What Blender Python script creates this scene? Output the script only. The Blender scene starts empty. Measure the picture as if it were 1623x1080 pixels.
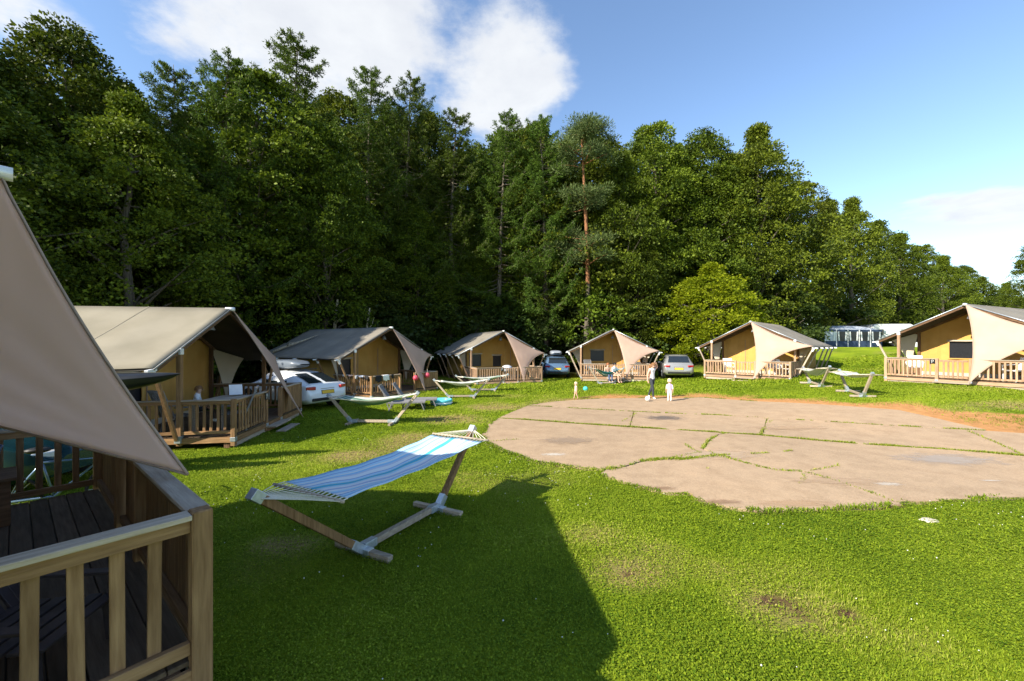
import bpy, bmesh, math, random
import numpy as np
from mathutils import Vector, Matrix, Euler
random.seed(7); RNG = np.random.default_rng(11)
SC = bpy.context.scene
COL = SC.collection
R = math.radians

# ------------------------------------------------------------------ camera
CAM_H = 2.4
F_PX, CX, CY, W_PX, H_PX = 640.0, 811.5, 548.0, 1623.0, 1080.0
cam = bpy.data.objects.new('camera', bpy.data.cameras.new('camera')); COL.objects.link(cam)
cam.location = (0, 0, CAM_H); cam.rotation_euler = (R(90), 0, 0)
cam.data.sensor_width = 36.0; cam.data.lens = F_PX / W_PX * 36.0
cam.data.shift_y = (CY - H_PX / 2) / W_PX
cam.data.clip_start = 0.05; cam.data.clip_end = 3000
SC.camera = cam

# ------------------------------------------------------------------ sun and sky
SUN_EL = R(34.2); SUN_AZ = math.atan2(-.814, -.582)          # clockwise from +Y
sdir = Vector((math.sin(SUN_AZ) * math.cos(SUN_EL), math.cos(SUN_AZ) * math.cos(SUN_EL), math.sin(SUN_EL)))
sl = bpy.data.lights.new('sun', 'SUN'); sl.energy = 5.0; sl.angle = R(.53); sl.color = (1, .92, .77)
sun = bpy.data.objects.new('sun', sl); COL.objects.link(sun)
sun.rotation_euler = sdir.to_track_quat('Z', 'Y').to_euler(); sun.location = (-30, -30, 40)

world = bpy.data.worlds.new('World'); SC.world = world; world.use_nodes = True
def build_sky():
    nt = world.node_tree; N = nt.nodes; L = nt.links; N.clear()
    out = N.new('ShaderNodeOutputWorld')
    sky = N.new('ShaderNodeTexSky'); sky.sky_type = 'NISHITA'; sky.sun_disc = False
    sky.sun_elevation = SUN_EL; sky.sun_rotation = SUN_AZ % (2 * math.pi); sky.air_density = 1.0
    sky.dust_density = .3; sky.ozone_density = 1.6; sky.altitude = 300
    hs = N.new('ShaderNodeHueSaturation'); hs.inputs['Saturation'].default_value = 1.03; L.new(sky.outputs[0], hs.inputs['Color'])
    bg = N.new('ShaderNodeBackground'); bg.inputs['Strength'].default_value = .135; L.new(hs.outputs[0], bg.inputs[0])
    tc = N.new('ShaderNodeTexCoord')
    sep = N.new('ShaderNodeSeparateXYZ'); L.new(tc.outputs['Generated'], sep.inputs[0])
    def m(op, a, b=None, clamp=False):
        n = N.new('ShaderNodeMath'); n.operation = op; n.use_clamp = clamp
        for i, v in enumerate((a, b)):
            if v is None: continue
            if isinstance(v, (int, float)): n.inputs[i].default_value = v
            else: L.new(v, n.inputs[i])
        return n.outputs[0]
    zz = m('MAXIMUM', m('ADD', sep.outputs[2], .06), .05)
    px = m('DIVIDE', sep.outputs[0], zz); py = m('DIVIDE', sep.outputs[1], zz)
    cmb = N.new('ShaderNodeCombineXYZ'); L.new(px, cmb.inputs[0]); L.new(py, cmb.inputs[1])
    def noise(scale, det, rough, vec=cmb.outputs[0], off=0):
        n = N.new('ShaderNodeTexNoise'); n.inputs['Scale'].default_value = scale; n.inputs['Detail'].default_value = det
        n.inputs['Roughness'].default_value = rough
        if off:
            a = N.new('ShaderNodeVectorMath'); a.operation = 'ADD'; a.inputs[1].default_value = (off, off * .7, off * .3); L.new(vec, a.inputs[0]); vec = a.outputs[0]
        L.new(vec, n.inputs['Vector']); return n.outputs[0]
    n1 = noise(2.3, 10, .62, off=3.1); n2 = noise(.4, 4, .5, off=8.4); n3 = noise(3.4, 8, .6, off=5.7)
    # cloud banks of this sky: centre and radii on the cloud layer
    banks = [(-.54, 1.20, .52, .48, 1.0), (-.07, 1.40, .29, .40, .95), (-1.40, 1.08, .25, .16, .7), (2.75, 2.28, .55, .26, 1.0), (4.3, 3.8, .7, .35, .6),
             (2.6, -2.4, 1.4, 1.0, .8), (-3.2, -.6, .9, 1.6, .8), (.3, -1.6, 1.2, .7, .7), (-4.5, 4.5, 1.8, 1.0, .6)]
    tot = None
    for bx, by, rx, ry, am in banks:
        dx = m('DIVIDE', m('SUBTRACT', px, bx), rx); dy = m('DIVIDE', m('SUBTRACT', py, by), ry)
        q = m('ADD', m('MULTIPLY', dx, dx), m('MULTIPLY', dy, dy))
        v = m('MULTIPLY', m('SUBTRACT', 1.0, m('MULTIPLY', q, .5), True), am)
        tot = v if tot is None else m('MAXIMUM', tot, v)
    dens = m('ADD', m('MULTIPLY', tot, .72), m('ADD', m('MULTIPLY', m('SUBTRACT', n1, .5), 1.25), m('MULTIPLY', m('SUBTRACT', n2, .62), .35)))
    mr = N.new('ShaderNodeMapRange'); mr.interpolation_type = 'SMOOTHSTEP'
    mr.inputs[1].default_value = .24; mr.inputs[2].default_value = .58; L.new(dens, mr.inputs[0])
    ramp = N.new('ShaderNodeValToRGB'); e = ramp.color_ramp.elements
    e[0].position = .3; e[0].color = (.97, .99, 1, 1); e[1].position = .8; e[1].color = (.70, .73, .80, 1)
    L.new(m('ADD', m('MULTIPLY', n3, .75), m('MULTIPLY', m('SUBTRACT', dens, .3), .35)), ramp.inputs[0])
    cb = N.new('ShaderNodeBackground'); cb.inputs['Strength'].default_value = .50; L.new(ramp.outputs[0], cb.inputs[0])
    mix = N.new('ShaderNodeMixShader'); L.new(m('MULTIPLY', mr.outputs[0], .93), mix.inputs[0])
    L.new(bg.outputs[0], mix.inputs[1]); L.new(cb.outputs[0], mix.inputs[2])
    L.new(mix.outputs[0], out.inputs[0])
build_sky()
vs = SC.view_settings; vs.view_transform = 'Standard'; vs.look = 'None'; vs.exposure = 1.08; vs.gamma = 1; vs.use_curve_mapping = False
cy = SC.cycles; cy.use_denoising = True; cy.denoising_input_passes = 'RGB_ALBEDO_NORMAL'; cy.denoising_prefilter = 'NONE'; cy.max_bounces = 7; cy.diffuse_bounces = 3; cy.adaptive_threshold = .012; cy.transmission_bounces = 4
cy.transparent_max_bounces = 6; cy.caustics_reflective = False; cy.caustics_refractive = False
try: cy.denoiser = 'OPENIMAGEDENOISE'
except Exception: pass

# ------------------------------------------------------------------ helpers
def tag(o, label=None, cat=None, group=None, kind=None):
    if label: o['label'] = label
    if cat: o['category'] = cat
    if group: o['group'] = group
    if kind: o['kind'] = kind
    return o
def empty(name, loc=(0, 0, 0), rz=0.0):
    o = bpy.data.objects.new(name, None); COL.objects.link(o); o.location = loc; o.rotation_euler = (0, 0, rz)
    o.empty_display_size = .2; return o
class MB:
    def __init__(s): s.v = []; s.f = []; s.m = []
    def add(s, vs, fs, mi=0):
        o = len(s.v); s.v += [tuple(p) for p in vs]; s.f += [tuple(i + o for i in f) for f in fs]; s.m += [mi] * len(fs); return s
    def box(s, c, d, rot=None, mi=0):
        vs = []
        for z in (-.5, .5):
            for x, y in ((-.5, -.5), (.5, -.5), (.5, .5), (-.5, .5)): vs.append(Vector((x * d[0], y * d[1], z * d[2])))
        if rot is not None: vs = [rot @ p for p in vs]
        c = Vector(c)
        return s.add([p + c for p in vs], [(0, 3, 2, 1), (4, 5, 6, 7), (0, 1, 5, 4), (1, 2, 6, 5), (2, 3, 7, 6), (3, 0, 4, 7)], mi)
    def bar(s, a, b, w, h=None, up=(0, 0, 1), mi=0):
        a = Vector(a); b = Vector(b); h = h or w; d = (b - a); L = d.length; d.normalize(); u = Vector(up)
        if abs(d.dot(u)) > .97: u = Vector((0, 1, 0))
        sx = d.cross(u).normalized(); sy = sx.cross(d)
        M = Matrix((sx, d, sy)).transposed()
        return s.box((a + b) / 2, (w, L, h), M, mi)
    def tube(s, pts, rad, n=8, cap=True, mi=0):
        pts = [Vector(p) for p in pts]; rad = rad if isinstance(rad, (list, tuple)) else [rad] * len(pts)
        o = []; prev = None
        for i, p in enumerate(pts):
            d = (pts[min(i + 1, len(pts) - 1)] - pts[max(i - 1, 0)]).normalized()
            if prev is None: a = d.orthogonal().normalized()
            else:
                a = prev - d * prev.dot(d)
                a = a.normalized() if a.length > 1e-5 else d.orthogonal().normalized()
            prev = a; b = d.cross(a)
            o += [p + (a * math.cos(2 * math.pi * k / n) + b * math.sin(2 * math.pi * k / n)) * rad[i] for k in range(n)]
        fs = [(i * n + k, i * n + (k + 1) % n, (i + 1) * n + (k + 1) % n, (i + 1) * n + k) for i in range(len(pts) - 1) for k in range(n)]
        if cap: fs += [tuple(range(n))[::-1], tuple((len(pts) - 1) * n + k for k in range(n))]
        return s.add(o, fs, mi)
    def lathe(s, prof, n=20, c=(0, 0, 0), mi=0, sx=1, sy=1):
        c = Vector(c); o = [c + Vector((r * math.cos(2 * math.pi * k / n) * sx, r * math.sin(2 * math.pi * k / n) * sy, z)) for r, z in prof for k in range(n)]
        fs = [(i * n + k, i * n + (k + 1) % n, (i + 1) * n + (k + 1) % n, (i + 1) * n + k) for i in range(len(prof) - 1) for k in range(n)]
        return s.add(o, fs, mi)
    def ball(s, c, r, n=14, m=9, mi=0, sc=(1, 1, 1)):
        prof = [(max(1e-4, math.sin(math.pi * i / m)), -math.cos(math.pi * i / m)) for i in range(m + 1)]; c = Vector(c)
        o = [c + Vector((p * math.cos(2 * math.pi * k / n) * r * sc[0], p * math.sin(2 * math.pi * k / n) * r * sc[1], z * r * sc[2])) for p, z in prof for k in range(n)]
        fs = [(i * n + k, i * n + (k + 1) % n, (i + 1) * n + (k + 1) % n, (i + 1) * n + k) for i in range(m) for k in range(n)]
        return s.add(o, fs, mi)
    def grid(s, fn, nu, nv, mi=0):
        o = [fn(i / nu, j / nv) for j in range(nv + 1) for i in range(nu + 1)]
        fs = [(j * (nu + 1) + i, j * (nu + 1) + i + 1, (j + 1) * (nu + 1) + i + 1, (j + 1) * (nu + 1) + i) for j in range(nv) for i in range(nu)]
        return s.add(o, fs, mi)
    def mesh(s, name, mats, smooth=False):
        me = bpy.data.meshes.new(name); me.from_pydata([tuple(p) for p in s.v], [], s.f)
        for m in (mats if isinstance(mats, (list, tuple)) else [mats]): me.materials.append(m)
        if any(s.m): me.polygons.foreach_set('material_index', s.m)
        if smooth: me.polygons.foreach_set('use_smooth', [True] * len(s.f))
        me.validate(); me.update(); return me
    def build(s, name, mats, parent=None, smooth=False, bevel=0, thick=0, loc=None):
        o = put(name, s.mesh(name, mats, smooth), parent, loc)
        if thick:
            md = o.modifiers.new('thickness', 'SOLIDIFY'); md.thickness = thick; md.offset = 0
        if bevel:
            md = o.modifiers.new('bevel', 'BEVEL'); md.width = bevel; md.segments = 2; md.limit_method = 'ANGLE'
        return o
def put(name, me, parent=None, loc=None, rz=0, scale=None):
    o = bpy.data.objects.new(name, me); COL.objects.link(o)
    if parent is not None: o.parent = parent
    if loc is not None: o.location = loc
    if rz: o.rotation_euler = (0, 0, rz)
    if scale is not None: o.scale = scale if hasattr(scale, '__len__') else (scale,) * 3
    return o
def copy_tree(o, parent=None):
    c = o.copy(); COL.objects.link(c); c.parent = parent
    for ch in list(o.children): copy_tree(ch, c)
    return c
def sstep(a, b, x):
    t = np.clip((np.asarray(x, float) - a) / (b - a), 0, 1); return t * t * (3 - 2 * t)

def terrain(x, y):
    x = np.asarray(x, float); y = np.asarray(y, float)
    z = .8 * sstep(7, 19, x) * sstep(7, 17, y)
    t = x * .62 + y * .78
    z = z + 1.45 * sstep(30, 45, t) * sstep(12, 24, x)
    z = z + .33 * np.exp(-((x + 5.0) ** 2 + (y - 1.2) ** 2) / 8.0)
    z = z + .03 * np.sin(x * .7 + 1.3) * np.sin(y * .55)
    z = z + 1.2 * sstep(30, 60, y) * (1 - sstep(10, 24, x)) + .8 * sstep(-18, -45, x)
    return z
def tz(x, y): return float(terrain(x, y))
def gp(px, py, iters=40):
    """photo point on the ground -> place on the ground"""
    dx = (px - CX) / F_PX; dz = (py - CY) / F_PX; Y = CAM_H / max(dz, .004); lo, hi = .5, 200.
    Y = lo
    for i in range(4000):
        Y += .02 + Y * .0015
        if CAM_H - dz * Y <= tz(dx * Y, Y): break
    for i in range(12):
        Y -= (tz(dx * Y, Y) - (CAM_H - dz * Y)) / max(dz, .01) * .5
    return Vector((dx * Y, Y, tz(dx * Y, Y)))

# ------------------------------------------------------------------ materials
def mat(name, col, rough=.7, col2=None, scale=8.0, stretch=None, detail=5, bump=0.0, bscale=None, metal=0.0, spec=.3, rnd=0.0, island=0.0,
        transl=0.0, tcol=None, emit=None, contrast=(.35, .65), coat=0.0, rough2=None, third=None, alpha=None):
    M = bpy.data.materials.new(name); M.use_nodes = True; nt = M.node_tree; N = nt.nodes; L = nt.links
    b = N['Principled BSDF']; out = N['Material Output']
    b.inputs['Roughness'].default_value = rough; b.inputs['Metallic'].default_value = metal; b.inputs['Specular IOR Level'].default_value = spec
    b.inputs['Base Color'].default_value = (*col, 1)
    if coat: b.inputs['Coat Weight'].default_value = coat; b.inputs['Coat Roughness'].default_value = .08
    tc = N.new('ShaderNodeTexCoord'); mp = N.new('ShaderNodeMapping'); L.new(tc.outputs['Object'], mp.inputs[0])
    if stretch: mp.inputs['Scale'].default_value = stretch
    cur = None
    if col2 is not None:
        nz = N.new('ShaderNodeTexNoise'); nz.inputs['Scale'].default_value = scale; nz.inputs['Detail'].default_value = detail
        oi = N.new('ShaderNodeObjectInfo'); ad = N.new('ShaderNodeVectorMath'); ad.operation = 'MULTIPLY_ADD'
        cm = N.new('ShaderNodeCombineXYZ')
        for k in range(3): L.new(oi.outputs['Random'], cm.inputs[k])
        L.new(cm.outputs[0], ad.inputs[0]); ad.inputs[1].default_value = (37, 19, 53); L.new(mp.outputs[0], ad.inputs[2])
        L.new(ad.outputs[0], nz.inputs['Vector'])
        rp = N.new('ShaderNodeValToRGB'); e = rp.color_ramp.elements
        e[0].position = contrast[0]; e[1].position = contrast[1]; e[0].color = (*col, 1); e[1].color = (*col2, 1)
        if third is not None:
            q = e.new(third[0]); q.color = (*third[1], 1)
        L.new(nz.outputs[0], rp.inputs[0]); cur = rp.outputs[0]
        if rough2 is not None:
            rr = N.new('ShaderNodeMapRange'); rr.inputs[3].default_value = rough; rr.inputs[4].default_value = rough2
            L.new(nz.outputs[0], rr.inputs[0]); L.new(rr.outputs[0], b.inputs['Roughness'])
    def valvar(src, amt, cur):
        mr = N.new('ShaderNodeMapRange'); mr.inputs[3].default_value = 1 - amt; mr.inputs[4].default_value = 1 + amt; L.new(src, mr.inputs[0])
        hs = N.new('ShaderNodeHueSaturation'); L.new(mr.outputs[0], hs.inputs['Value'])
        if cur is None: hs.inputs['Color'].default_value = (*col, 1)
        else: L.new(cur, hs.inputs['Color'])
        return hs.outputs[0]
    if rnd:
        oi2 = N.new('ShaderNodeObjectInfo'); cur = valvar(oi2.outputs['Random'], rnd, cur)
    if island:
        gi = N.new('ShaderNodeNewGeometry'); cur = valvar(gi.outputs['Random Per Island'], island, cur)
    if cur is not None: L.new(cur, b.inputs['Base Color'])
    if bump:
        bz = N.new('ShaderNodeTexNoise'); bz.inputs['Scale'].default_value = bscale or scale * 3; bz.inputs['Detail'].default_value = 6
        L.new(mp.outputs[0], bz.inputs['Vector'])
        bp = N.new('ShaderNodeBump'); bp.inputs['Strength'].default_value = bump; bp.inputs['Distance'].default_value = .02
        L.new(bz.outputs[0], bp.inputs['Height']); L.new(bp.outputs[0], b.inputs['Normal'])
    if emit: b.inputs['Emission Color'].default_value = (*emit[0], 1); b.inputs['Emission Strength'].default_value = emit[1]
    if alpha is not None: b.inputs['Alpha'].default_value = alpha
    if transl:
        t = N.new('ShaderNodeBsdfTranslucent'); t.inputs[0].default_value = (*(tcol or col), 1)
        if cur is not None and tcol is None: L.new(cur, t.inputs[0])
        mx = N.new('ShaderNodeMixShader'); mx.inputs[0].default_value = transl
        L.new(b.outputs[0], mx.inputs[1]); L.new(t.outputs[0], mx.inputs[2]); L.new(mx.outputs[0], out.inputs[0])
    return M
def wood(name, c1, c2, axis, rnd=.22):
    st = {'x': (1.2, 14, 14), 'y': (14, 1.2, 14), 'z': (14, 14, 1.2)}[axis]
    return mat(name, c1, .78, c2, scale=2.6, stretch=st, detail=7, bump=.35, bscale=5, rnd=rnd, contrast=(.3, .72), spec=.2)
M = {}
for ax in 'xyz':
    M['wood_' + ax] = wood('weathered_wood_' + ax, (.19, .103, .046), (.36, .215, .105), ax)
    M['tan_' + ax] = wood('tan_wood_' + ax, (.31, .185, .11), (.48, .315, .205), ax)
    M['brown_' + ax] = wood('brown_wood_' + ax, (.115, .058, .024), (.235, .128, .056), ax)
    M['pale_' + ax] = wood('grey_wood_' + ax, (.30, .235, .175), (.47, .39, .30), ax)
    M['dark_' + ax] = wood('dark_wood_' + ax, (.10, .055, .03), (.20, .115, .065), ax)
M['deck'] = wood('deck_wood', (.085, .058, .036), (.155, .108, .07), 'x')
M['roof'] = mat('roof_canvas', (.20, .18, .15), .85, (.25, .225, .185), scale=1.1, bump=.12, bscale=60, spec=.15, rnd=.06, transl=.03)
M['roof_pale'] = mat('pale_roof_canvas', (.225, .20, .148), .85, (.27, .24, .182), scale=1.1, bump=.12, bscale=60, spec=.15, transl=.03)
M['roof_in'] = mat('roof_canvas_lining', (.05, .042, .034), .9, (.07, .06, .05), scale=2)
M['ochre'] = mat('ochre_canvas', (.56, .315, .085), .85, (.63, .37, .11), scale=1.6, bump=.15, bscale=9, spec=.12, rnd=.05, transl=.12)
M['cream'] = mat('cream_canvas', (.56, .48, .37), .85, (.64, .56, .45), scale=2, bump=.1, bscale=10, spec=.12, transl=.2)
M['sail'] = mat('sail_cloth', (.62, .435, .335), .8, (.68, .49, .385), scale=1.4, stretch=(1, 1, 1), bump=.16, bscale=140, spec=.15, transl=.38)
M['sail_brightened'] = mat('brightened_sail_cloth', (.60, .46, .40), .8, (.66, .51, .45), scale=1.4, bump=.16, bscale=140, spec=.15, transl=.86, tcol=(1.0, .85, .79))  # same sail cloth, translucency and tint raised to brighten the shaded near sail
M['seam'] = mat('seam_tape', (.34, .24, .18), .8, (.40, .29, .22), scale=9)
M['steel'] = mat('galvanised_steel', (.42, .47, .52), .42, (.56, .61, .66), scale=22, metal=.7, spec=.5)
M['dull_tube'] = mat('dull_grey_tube', (.20, .20, .19), .5, (.27, .27, .26), scale=15, metal=.3)
M['zinc_white'] = mat('white_steel_cap', (.66, .67, .68), .4, (.76, .77, .78), scale=15, metal=.25)
M['mesh'] = mat('dark_window_mesh', (.012, .013, .016), .35, (.022, .023, .028), scale=30, spec=.4)
M['black'] = mat('black_plastic', (.012, .012, .013), .45, (.02, .02, .022), scale=12)
M['grey_pl'] = mat('grey_plastic', (.16, .155, .16), .5, (.21, .205, .21), scale=9)
M['white_pl'] = mat('white_plastic', (.72, .72, .72), .4, (.80, .80, .79), scale=6)
M['rope'] = mat('cotton_cord', (.66, .60, .48), .9, (.76, .71, .60), scale=60)
M['concrete'] = None
# ------------------------------------------------------------------ ground
def gp(px, py):
    dx = (px - CX) / F_PX; dz = (py - CY) / F_PX; Y = CAM_H / dz; z = 0.0
    for i in range(60):
        z = .6 * z + .4 * tz(dx * Y, Y); Y = (CAM_H - z) / dz
    return Vector((dx * Y, Y, z))
def vnoise(x, y, s, seed):
    g = np.random.default_rng(seed).random((64, 64)); u = x / s + 1000; v = y / s + 1000
    i = np.floor(u).astype(int); j = np.floor(v).astype(int); a = u - i; b = v - j; a = a * a * (3 - 2 * a); b = b * b * (3 - 2 * b)
    g00 = g[i % 64, j % 64]; g10 = g[(i + 1) % 64, j % 64]; g01 = g[i % 64, (j + 1) % 64]; g11 = g[(i + 1) % 64, (j + 1) % 64]
    return (g00 * (1 - a) + g10 * a) * (1 - b) + (g01 * (1 - a) + g11 * a) * b
def inpoly(x, y, poly):
    c = np.zeros(x.shape, bool); n = len(poly)
    for k in range(n):
        x1, y1 = poly[k]; x2, y2 = poly[(k + 1) % n]
        if y1 == y2: continue
        c ^= ((y1 > y) != (y2 > y)) & (x < (x2 - x1) * (y - y1) / (y2 - y1) + x1)
    return c
def segdist(x, y, pl):
    d = np.full(x.shape, 1e9)
    for (x1, y1), (x2, y2) in zip(pl[:-1], pl[1:]):
        ex, ey = x2 - x1, y2 - y1; t = np.clip(((x - x1) * ex + (y - y1) * ey) / (ex * ex + ey * ey + 1e-9), 0, 1)
        d = np.minimum(d, np.hypot(x - x1 - t * ex, y - y1 - t * ey))
    return d
def G2(lst): return [tuple(gp(*p)[:2]) for p in lst]
top_e = G2([(838.6, 642.5), (882, 637), (933, 633), (1004, 631.7), (1112, 630.5), (1199, 637), (1294.6, 641.4), (1354.7, 645.5), (1425.6, 651), (1475, 662), (1521, 672.8), (1562, 682)])
J1 = G2([(836, 644), (920, 648.5), (1004, 653), (1139, 659), (1197.7, 662.4), (1289, 668), (1453, 678), (1562, 683.7)])
J2 = G2([(790, 663.7), (880, 670), (971, 676.4), (1080, 683), (1150, 687.5), (1199, 690.5), (1290, 699), (1371, 705.5), (1494, 713), (1622, 724), (1850, 744)])
CR = G2([(960, 745.5), (990, 741), (1017, 733), (1047, 729), (1085, 729), (1120, 725), (1145, 723.5), (1158, 729), (1199, 739.5), (1229, 746.5), (1275, 749), (1300, 757), (1348, 771), (1390, 786), (1425.6, 800)])
left_e = G2([(905, 741), (850, 733), (800, 716), (771, 702), (764, 690), (774, 674), (788, 665)])
bot_e = G2([(1425, 801.5), (1349, 806.5), (1297, 811), (1234, 812), (1199, 812), (1153, 805), (1101, 790), (1096, 783), (1053, 782), (1001, 770), (952, 752)])
rbot_e = G2([(2000, 757), (1900, 775), (1750, 783), (1622, 789), (1548, 792), (1480, 796), (1439, 795.6)])
rt_e = G2([(1600, 686.5), (1622, 688), (1800, 701), (1950, 725), (1995, 748)])
def sh(pl, d): return [(x, y + d) for x, y in pl]
def split_at(pl, xcut):
    a = [p for p in pl if p[0] < xcut]; b = [p for p in pl if p[0] >= xcut]
    if a and b:
        (x1, y1), (x2, y2) = a[-1], b[0]; t = (xcut - x1) / (x2 - x1); q = (xcut, y1 + (y2 - y1) * t); a.append(q); b.insert(0, q)
    return a, b
g = .02
cA1, cB1 = gp(1009, 656)[0], gp(985, 669.6)[0]; cA2, cB2 = gp(1223, 666)[0], gp(1204, 690)[0]
B1t, Bt = split_at(sh(J1, -g), cA1); B2t, B3t = split_at(Bt, cA2)
B1b, Bb = split_at(sh(J2, g), cB1); B2b, B3b = split_at(Bb, cB2)
mid = G2([(1150, 688), (1137, 690), (1123, 699), (1112, 713), (1128, 719), (1146, 722)])
J2l, J2r = split_at(sh(J2, -g), mid[0][0]); kk = 7
CRl, CRr = sh(CR[:kk], g * 1.6), sh(CR[kk - 1:], g)
slabs = [top_e + sh(J1, g)[::-1],
         B1t + B1b[::-1], [(x + .03, y) for x, y in B2t[:1]] + B2t[1:] + B2b[::-1][:-1] + [(B2b[0][0] + .03, B2b[0][1])],
         [(B3t[0][0] + .03, B3t[0][1])] + B3t[1:] + rt_e + B3b[::-1][:-1] + [(B3b[0][0] + .03, B3b[0][1])],
         J2l + mid[1:-1] + CRl[::-1][1:] + left_e,
         [(x + .04, y) for x, y in J2r[:1]] + J2r[1:] + rbot_e + CRr[::-1] + [(x + .05, y) for x, y in mid[::-1][1:-1]],
         sh(CR, -g * 1.5) + bot_e]
# mask raster
RX0, RX1, RY0, RY1, RS = -16., 28., .5, 34., .1
rx = np.arange(RX0, RX1, RS); ry = np.arange(RY0, RY1, RS); GX, GY = np.meshgrid(rx, ry, indexing='ij')
pad = np.zeros(GX.shape, bool)
for s in slabs: pad |= inpoly(GX, GY, s)
nz1 = vnoise(GX, GY, .9, 1); nz2 = vnoise(GX, GY, .33, 2); nz3 = vnoise(GX, GY, 2.4, 3); nz4 = vnoise(GX, GY, .16, 4)
dt = segdist(GX, GY, top_e); dl = segdist(GX, GY, left_e); db = segdist(GX, GY, bot_e); dr = segdist(GX, GY, rt_e[:3])
fx = sstep(1.5, 5, GX)
dirt = np.clip(1.25 - dt / (.4 + 1.35 * fx * (.4 + nz1)), 0, 1) * (.3 + .7 * fx)
rp = G2([(1478, 656), (1530, 655), (1640, 660), (1720, 672), (1760, 694), (1640, 692), (1560, 684), (1520, 673)])
dirt = np.maximum(dirt, np.where(inpoly(GX, GY, rp), 1., np.clip(.9 - segdist(GX, GY, rp + rp[:1]) / .6, 0, 1)) * (.55 + .6 * nz2))
dirt = np.maximum(dirt, np.clip(.85 - db / .22, 0, 1) * (nz1 > .45))
def spot(px, py, rx_, ry_, a):
    c = gp(px, py); return a * np.exp(-(((GX - c.x) / rx_) ** 2 + ((GY - c.y) / ry_) ** 2) ** 1.5)
dry = np.zeros(GX.shape)
for p in [(640, 700, 1.0, 1.1, 1.), (560, 725, .7, .6, .8), (720, 665, 1.3, 1.0, .9), (790, 645, 1.4, 1.2, 1.), (995, 905, .55, .4, .9), (1260, 965, .6, .45, 1.), (1180, 905, .9, .35, .6), (1330, 985, .5, .3, .7),
          (940, 850, .5, .4, .6), (1050, 880, .5, .5, .5), (1420, 655, 2.2, .8, .9), (1560, 645, 2.0, .7, .5), (1430, 1010, .5, .3, .5), (455, 860, .5, .3, .55), (520, 640, 1.2, .5, .3)]:
    dry = np.maximum(dry, spot(*p))
dry = np.clip(np.maximum(dry, np.clip(.8 - dt / 1.6, 0, 1)) * (.55 + .8 * nz1) + 1.25 * np.clip(nz3 * .6 + nz1 * .4 - .47, 0, 1), 0, 1)
for p in [(995, 906, .2, .13, 1.0), (1225, 955, .24, .13, 1.1), (1262, 985, .26, .13, 1.1), (1340, 975, .15, .09, 1.1), (1322, 950, .14, .07, .9), (1290, 942, .18, .07, 1.), (1460, 1055, .12, .06, .8), (660, 690, .3, .2, .35), (1030, 985, .1, .05, .6)]:
    dirt = np.maximum(dirt, spot(*p) * (.15 + .95 * nz4))
dirt = np.clip(dirt, 0, 1)
def samp(A, x, y, out=0.):
    i = np.round((x - RX0) / RS).astype(int); j = np.round((y - RY0) / RS).astype(int)
    ok = (i >= 0) & (j >= 0) & (i < A.shape[0]) & (j < A.shape[1])
    return np.where(ok, A[np.clip(i, 0, A.shape[0] - 1), np.clip(j, 0, A.shape[1] - 1)], out)

def ground_material():
    Mt = bpy.data.materials.new('lawn_ground'); Mt.use_nodes = True; nt = Mt.node_tree; N = nt.nodes; L = nt.links; b = N['Principled BSDF']
    b.inputs['Roughness'].default_value = .95; b.inputs['Specular IOR Level'].default_value = .1
    tc = N.new('ShaderNodeTexCoord')
    def noise(s, d=5, r=.6):
        n = N.new('ShaderNodeTexNoise'); n.inputs['Scale'].default_value = s; n.inputs['Detail'].default_value = d; n.inputs['Roughness'].default_value = r
        L.new(tc.outputs['Object'], n.inputs['Vector']); return n.outputs[0]
    def mix(f, a, c):
        m = N.new('ShaderNodeMix'); m.data_type = 'RGBA'; L.new(f, m.inputs[0])
        for k, v in ((6, a), (7, c)):
            if isinstance(v, tuple): m.inputs[k].default_value = (*v, 1)
            else: L.new(v, m.inputs[k])
        return m.outputs[2]
    def rng(src, a, c):
        m = N.new('ShaderNodeMapRange'); m.inputs[1].default_value = a; m.inputs[2].default_value = c; L.new(src, m.inputs[0]); return m.outputs[0]
    def addm(src, k, src2):
        m = N.new('ShaderNodeMath'); m.operation = 'MULTIPLY_ADD'; L.new(src, m.inputs[0]); m.inputs[1].default_value = k; L.new(src2, m.inputs[2]); return m.outputs[0]
    at1 = N.new('ShaderNodeAttribute'); at1.attribute_name = 'dirt'; at2 = N.new('ShaderNodeAttribute'); at2.attribute_name = 'dry'
    nf = noise(38, 6, .75); nm = noise(4.5, 6, .65); nl = noise(.55, 4)
    gr = mix(rng(nm, .3, .7), (.120, .185, .005), (.280, .345, .012))
    gr = mix(rng(nf, .35, .68), (.06, .11, .007), gr)
    gr = mix(rng(nl, .35, .7), gr, (.245, .310, .014))
    c = mix(rng(addm(nm, .5, addm(nf, .35, at2.outputs['Fac'])), .62, 1.25), gr, (.26, .20, .075))
    dc = mix(rng(nm, .3, .7), (.36, .175, .065), (.50, .26, .105))
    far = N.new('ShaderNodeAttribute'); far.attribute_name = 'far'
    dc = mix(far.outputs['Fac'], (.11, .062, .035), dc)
    c = mix(rng(addm(nf, .45, addm(nm, .35, at1.outputs['Fac'])), .72, 1.05), c, dc)
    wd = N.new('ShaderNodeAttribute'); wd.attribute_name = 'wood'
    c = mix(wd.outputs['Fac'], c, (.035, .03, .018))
    L.new(c, b.inputs['Base Color'])
    bp = N.new('ShaderNodeBump'); bp.inputs['Strength'].default_value = .7; bp.inputs['Distance'].default_value = .05; L.new(addm(nf, .7, nm), bp.inputs['Height']); L.new(bp.outputs[0], b.inputs['Normal'])
    return Mt
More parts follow.
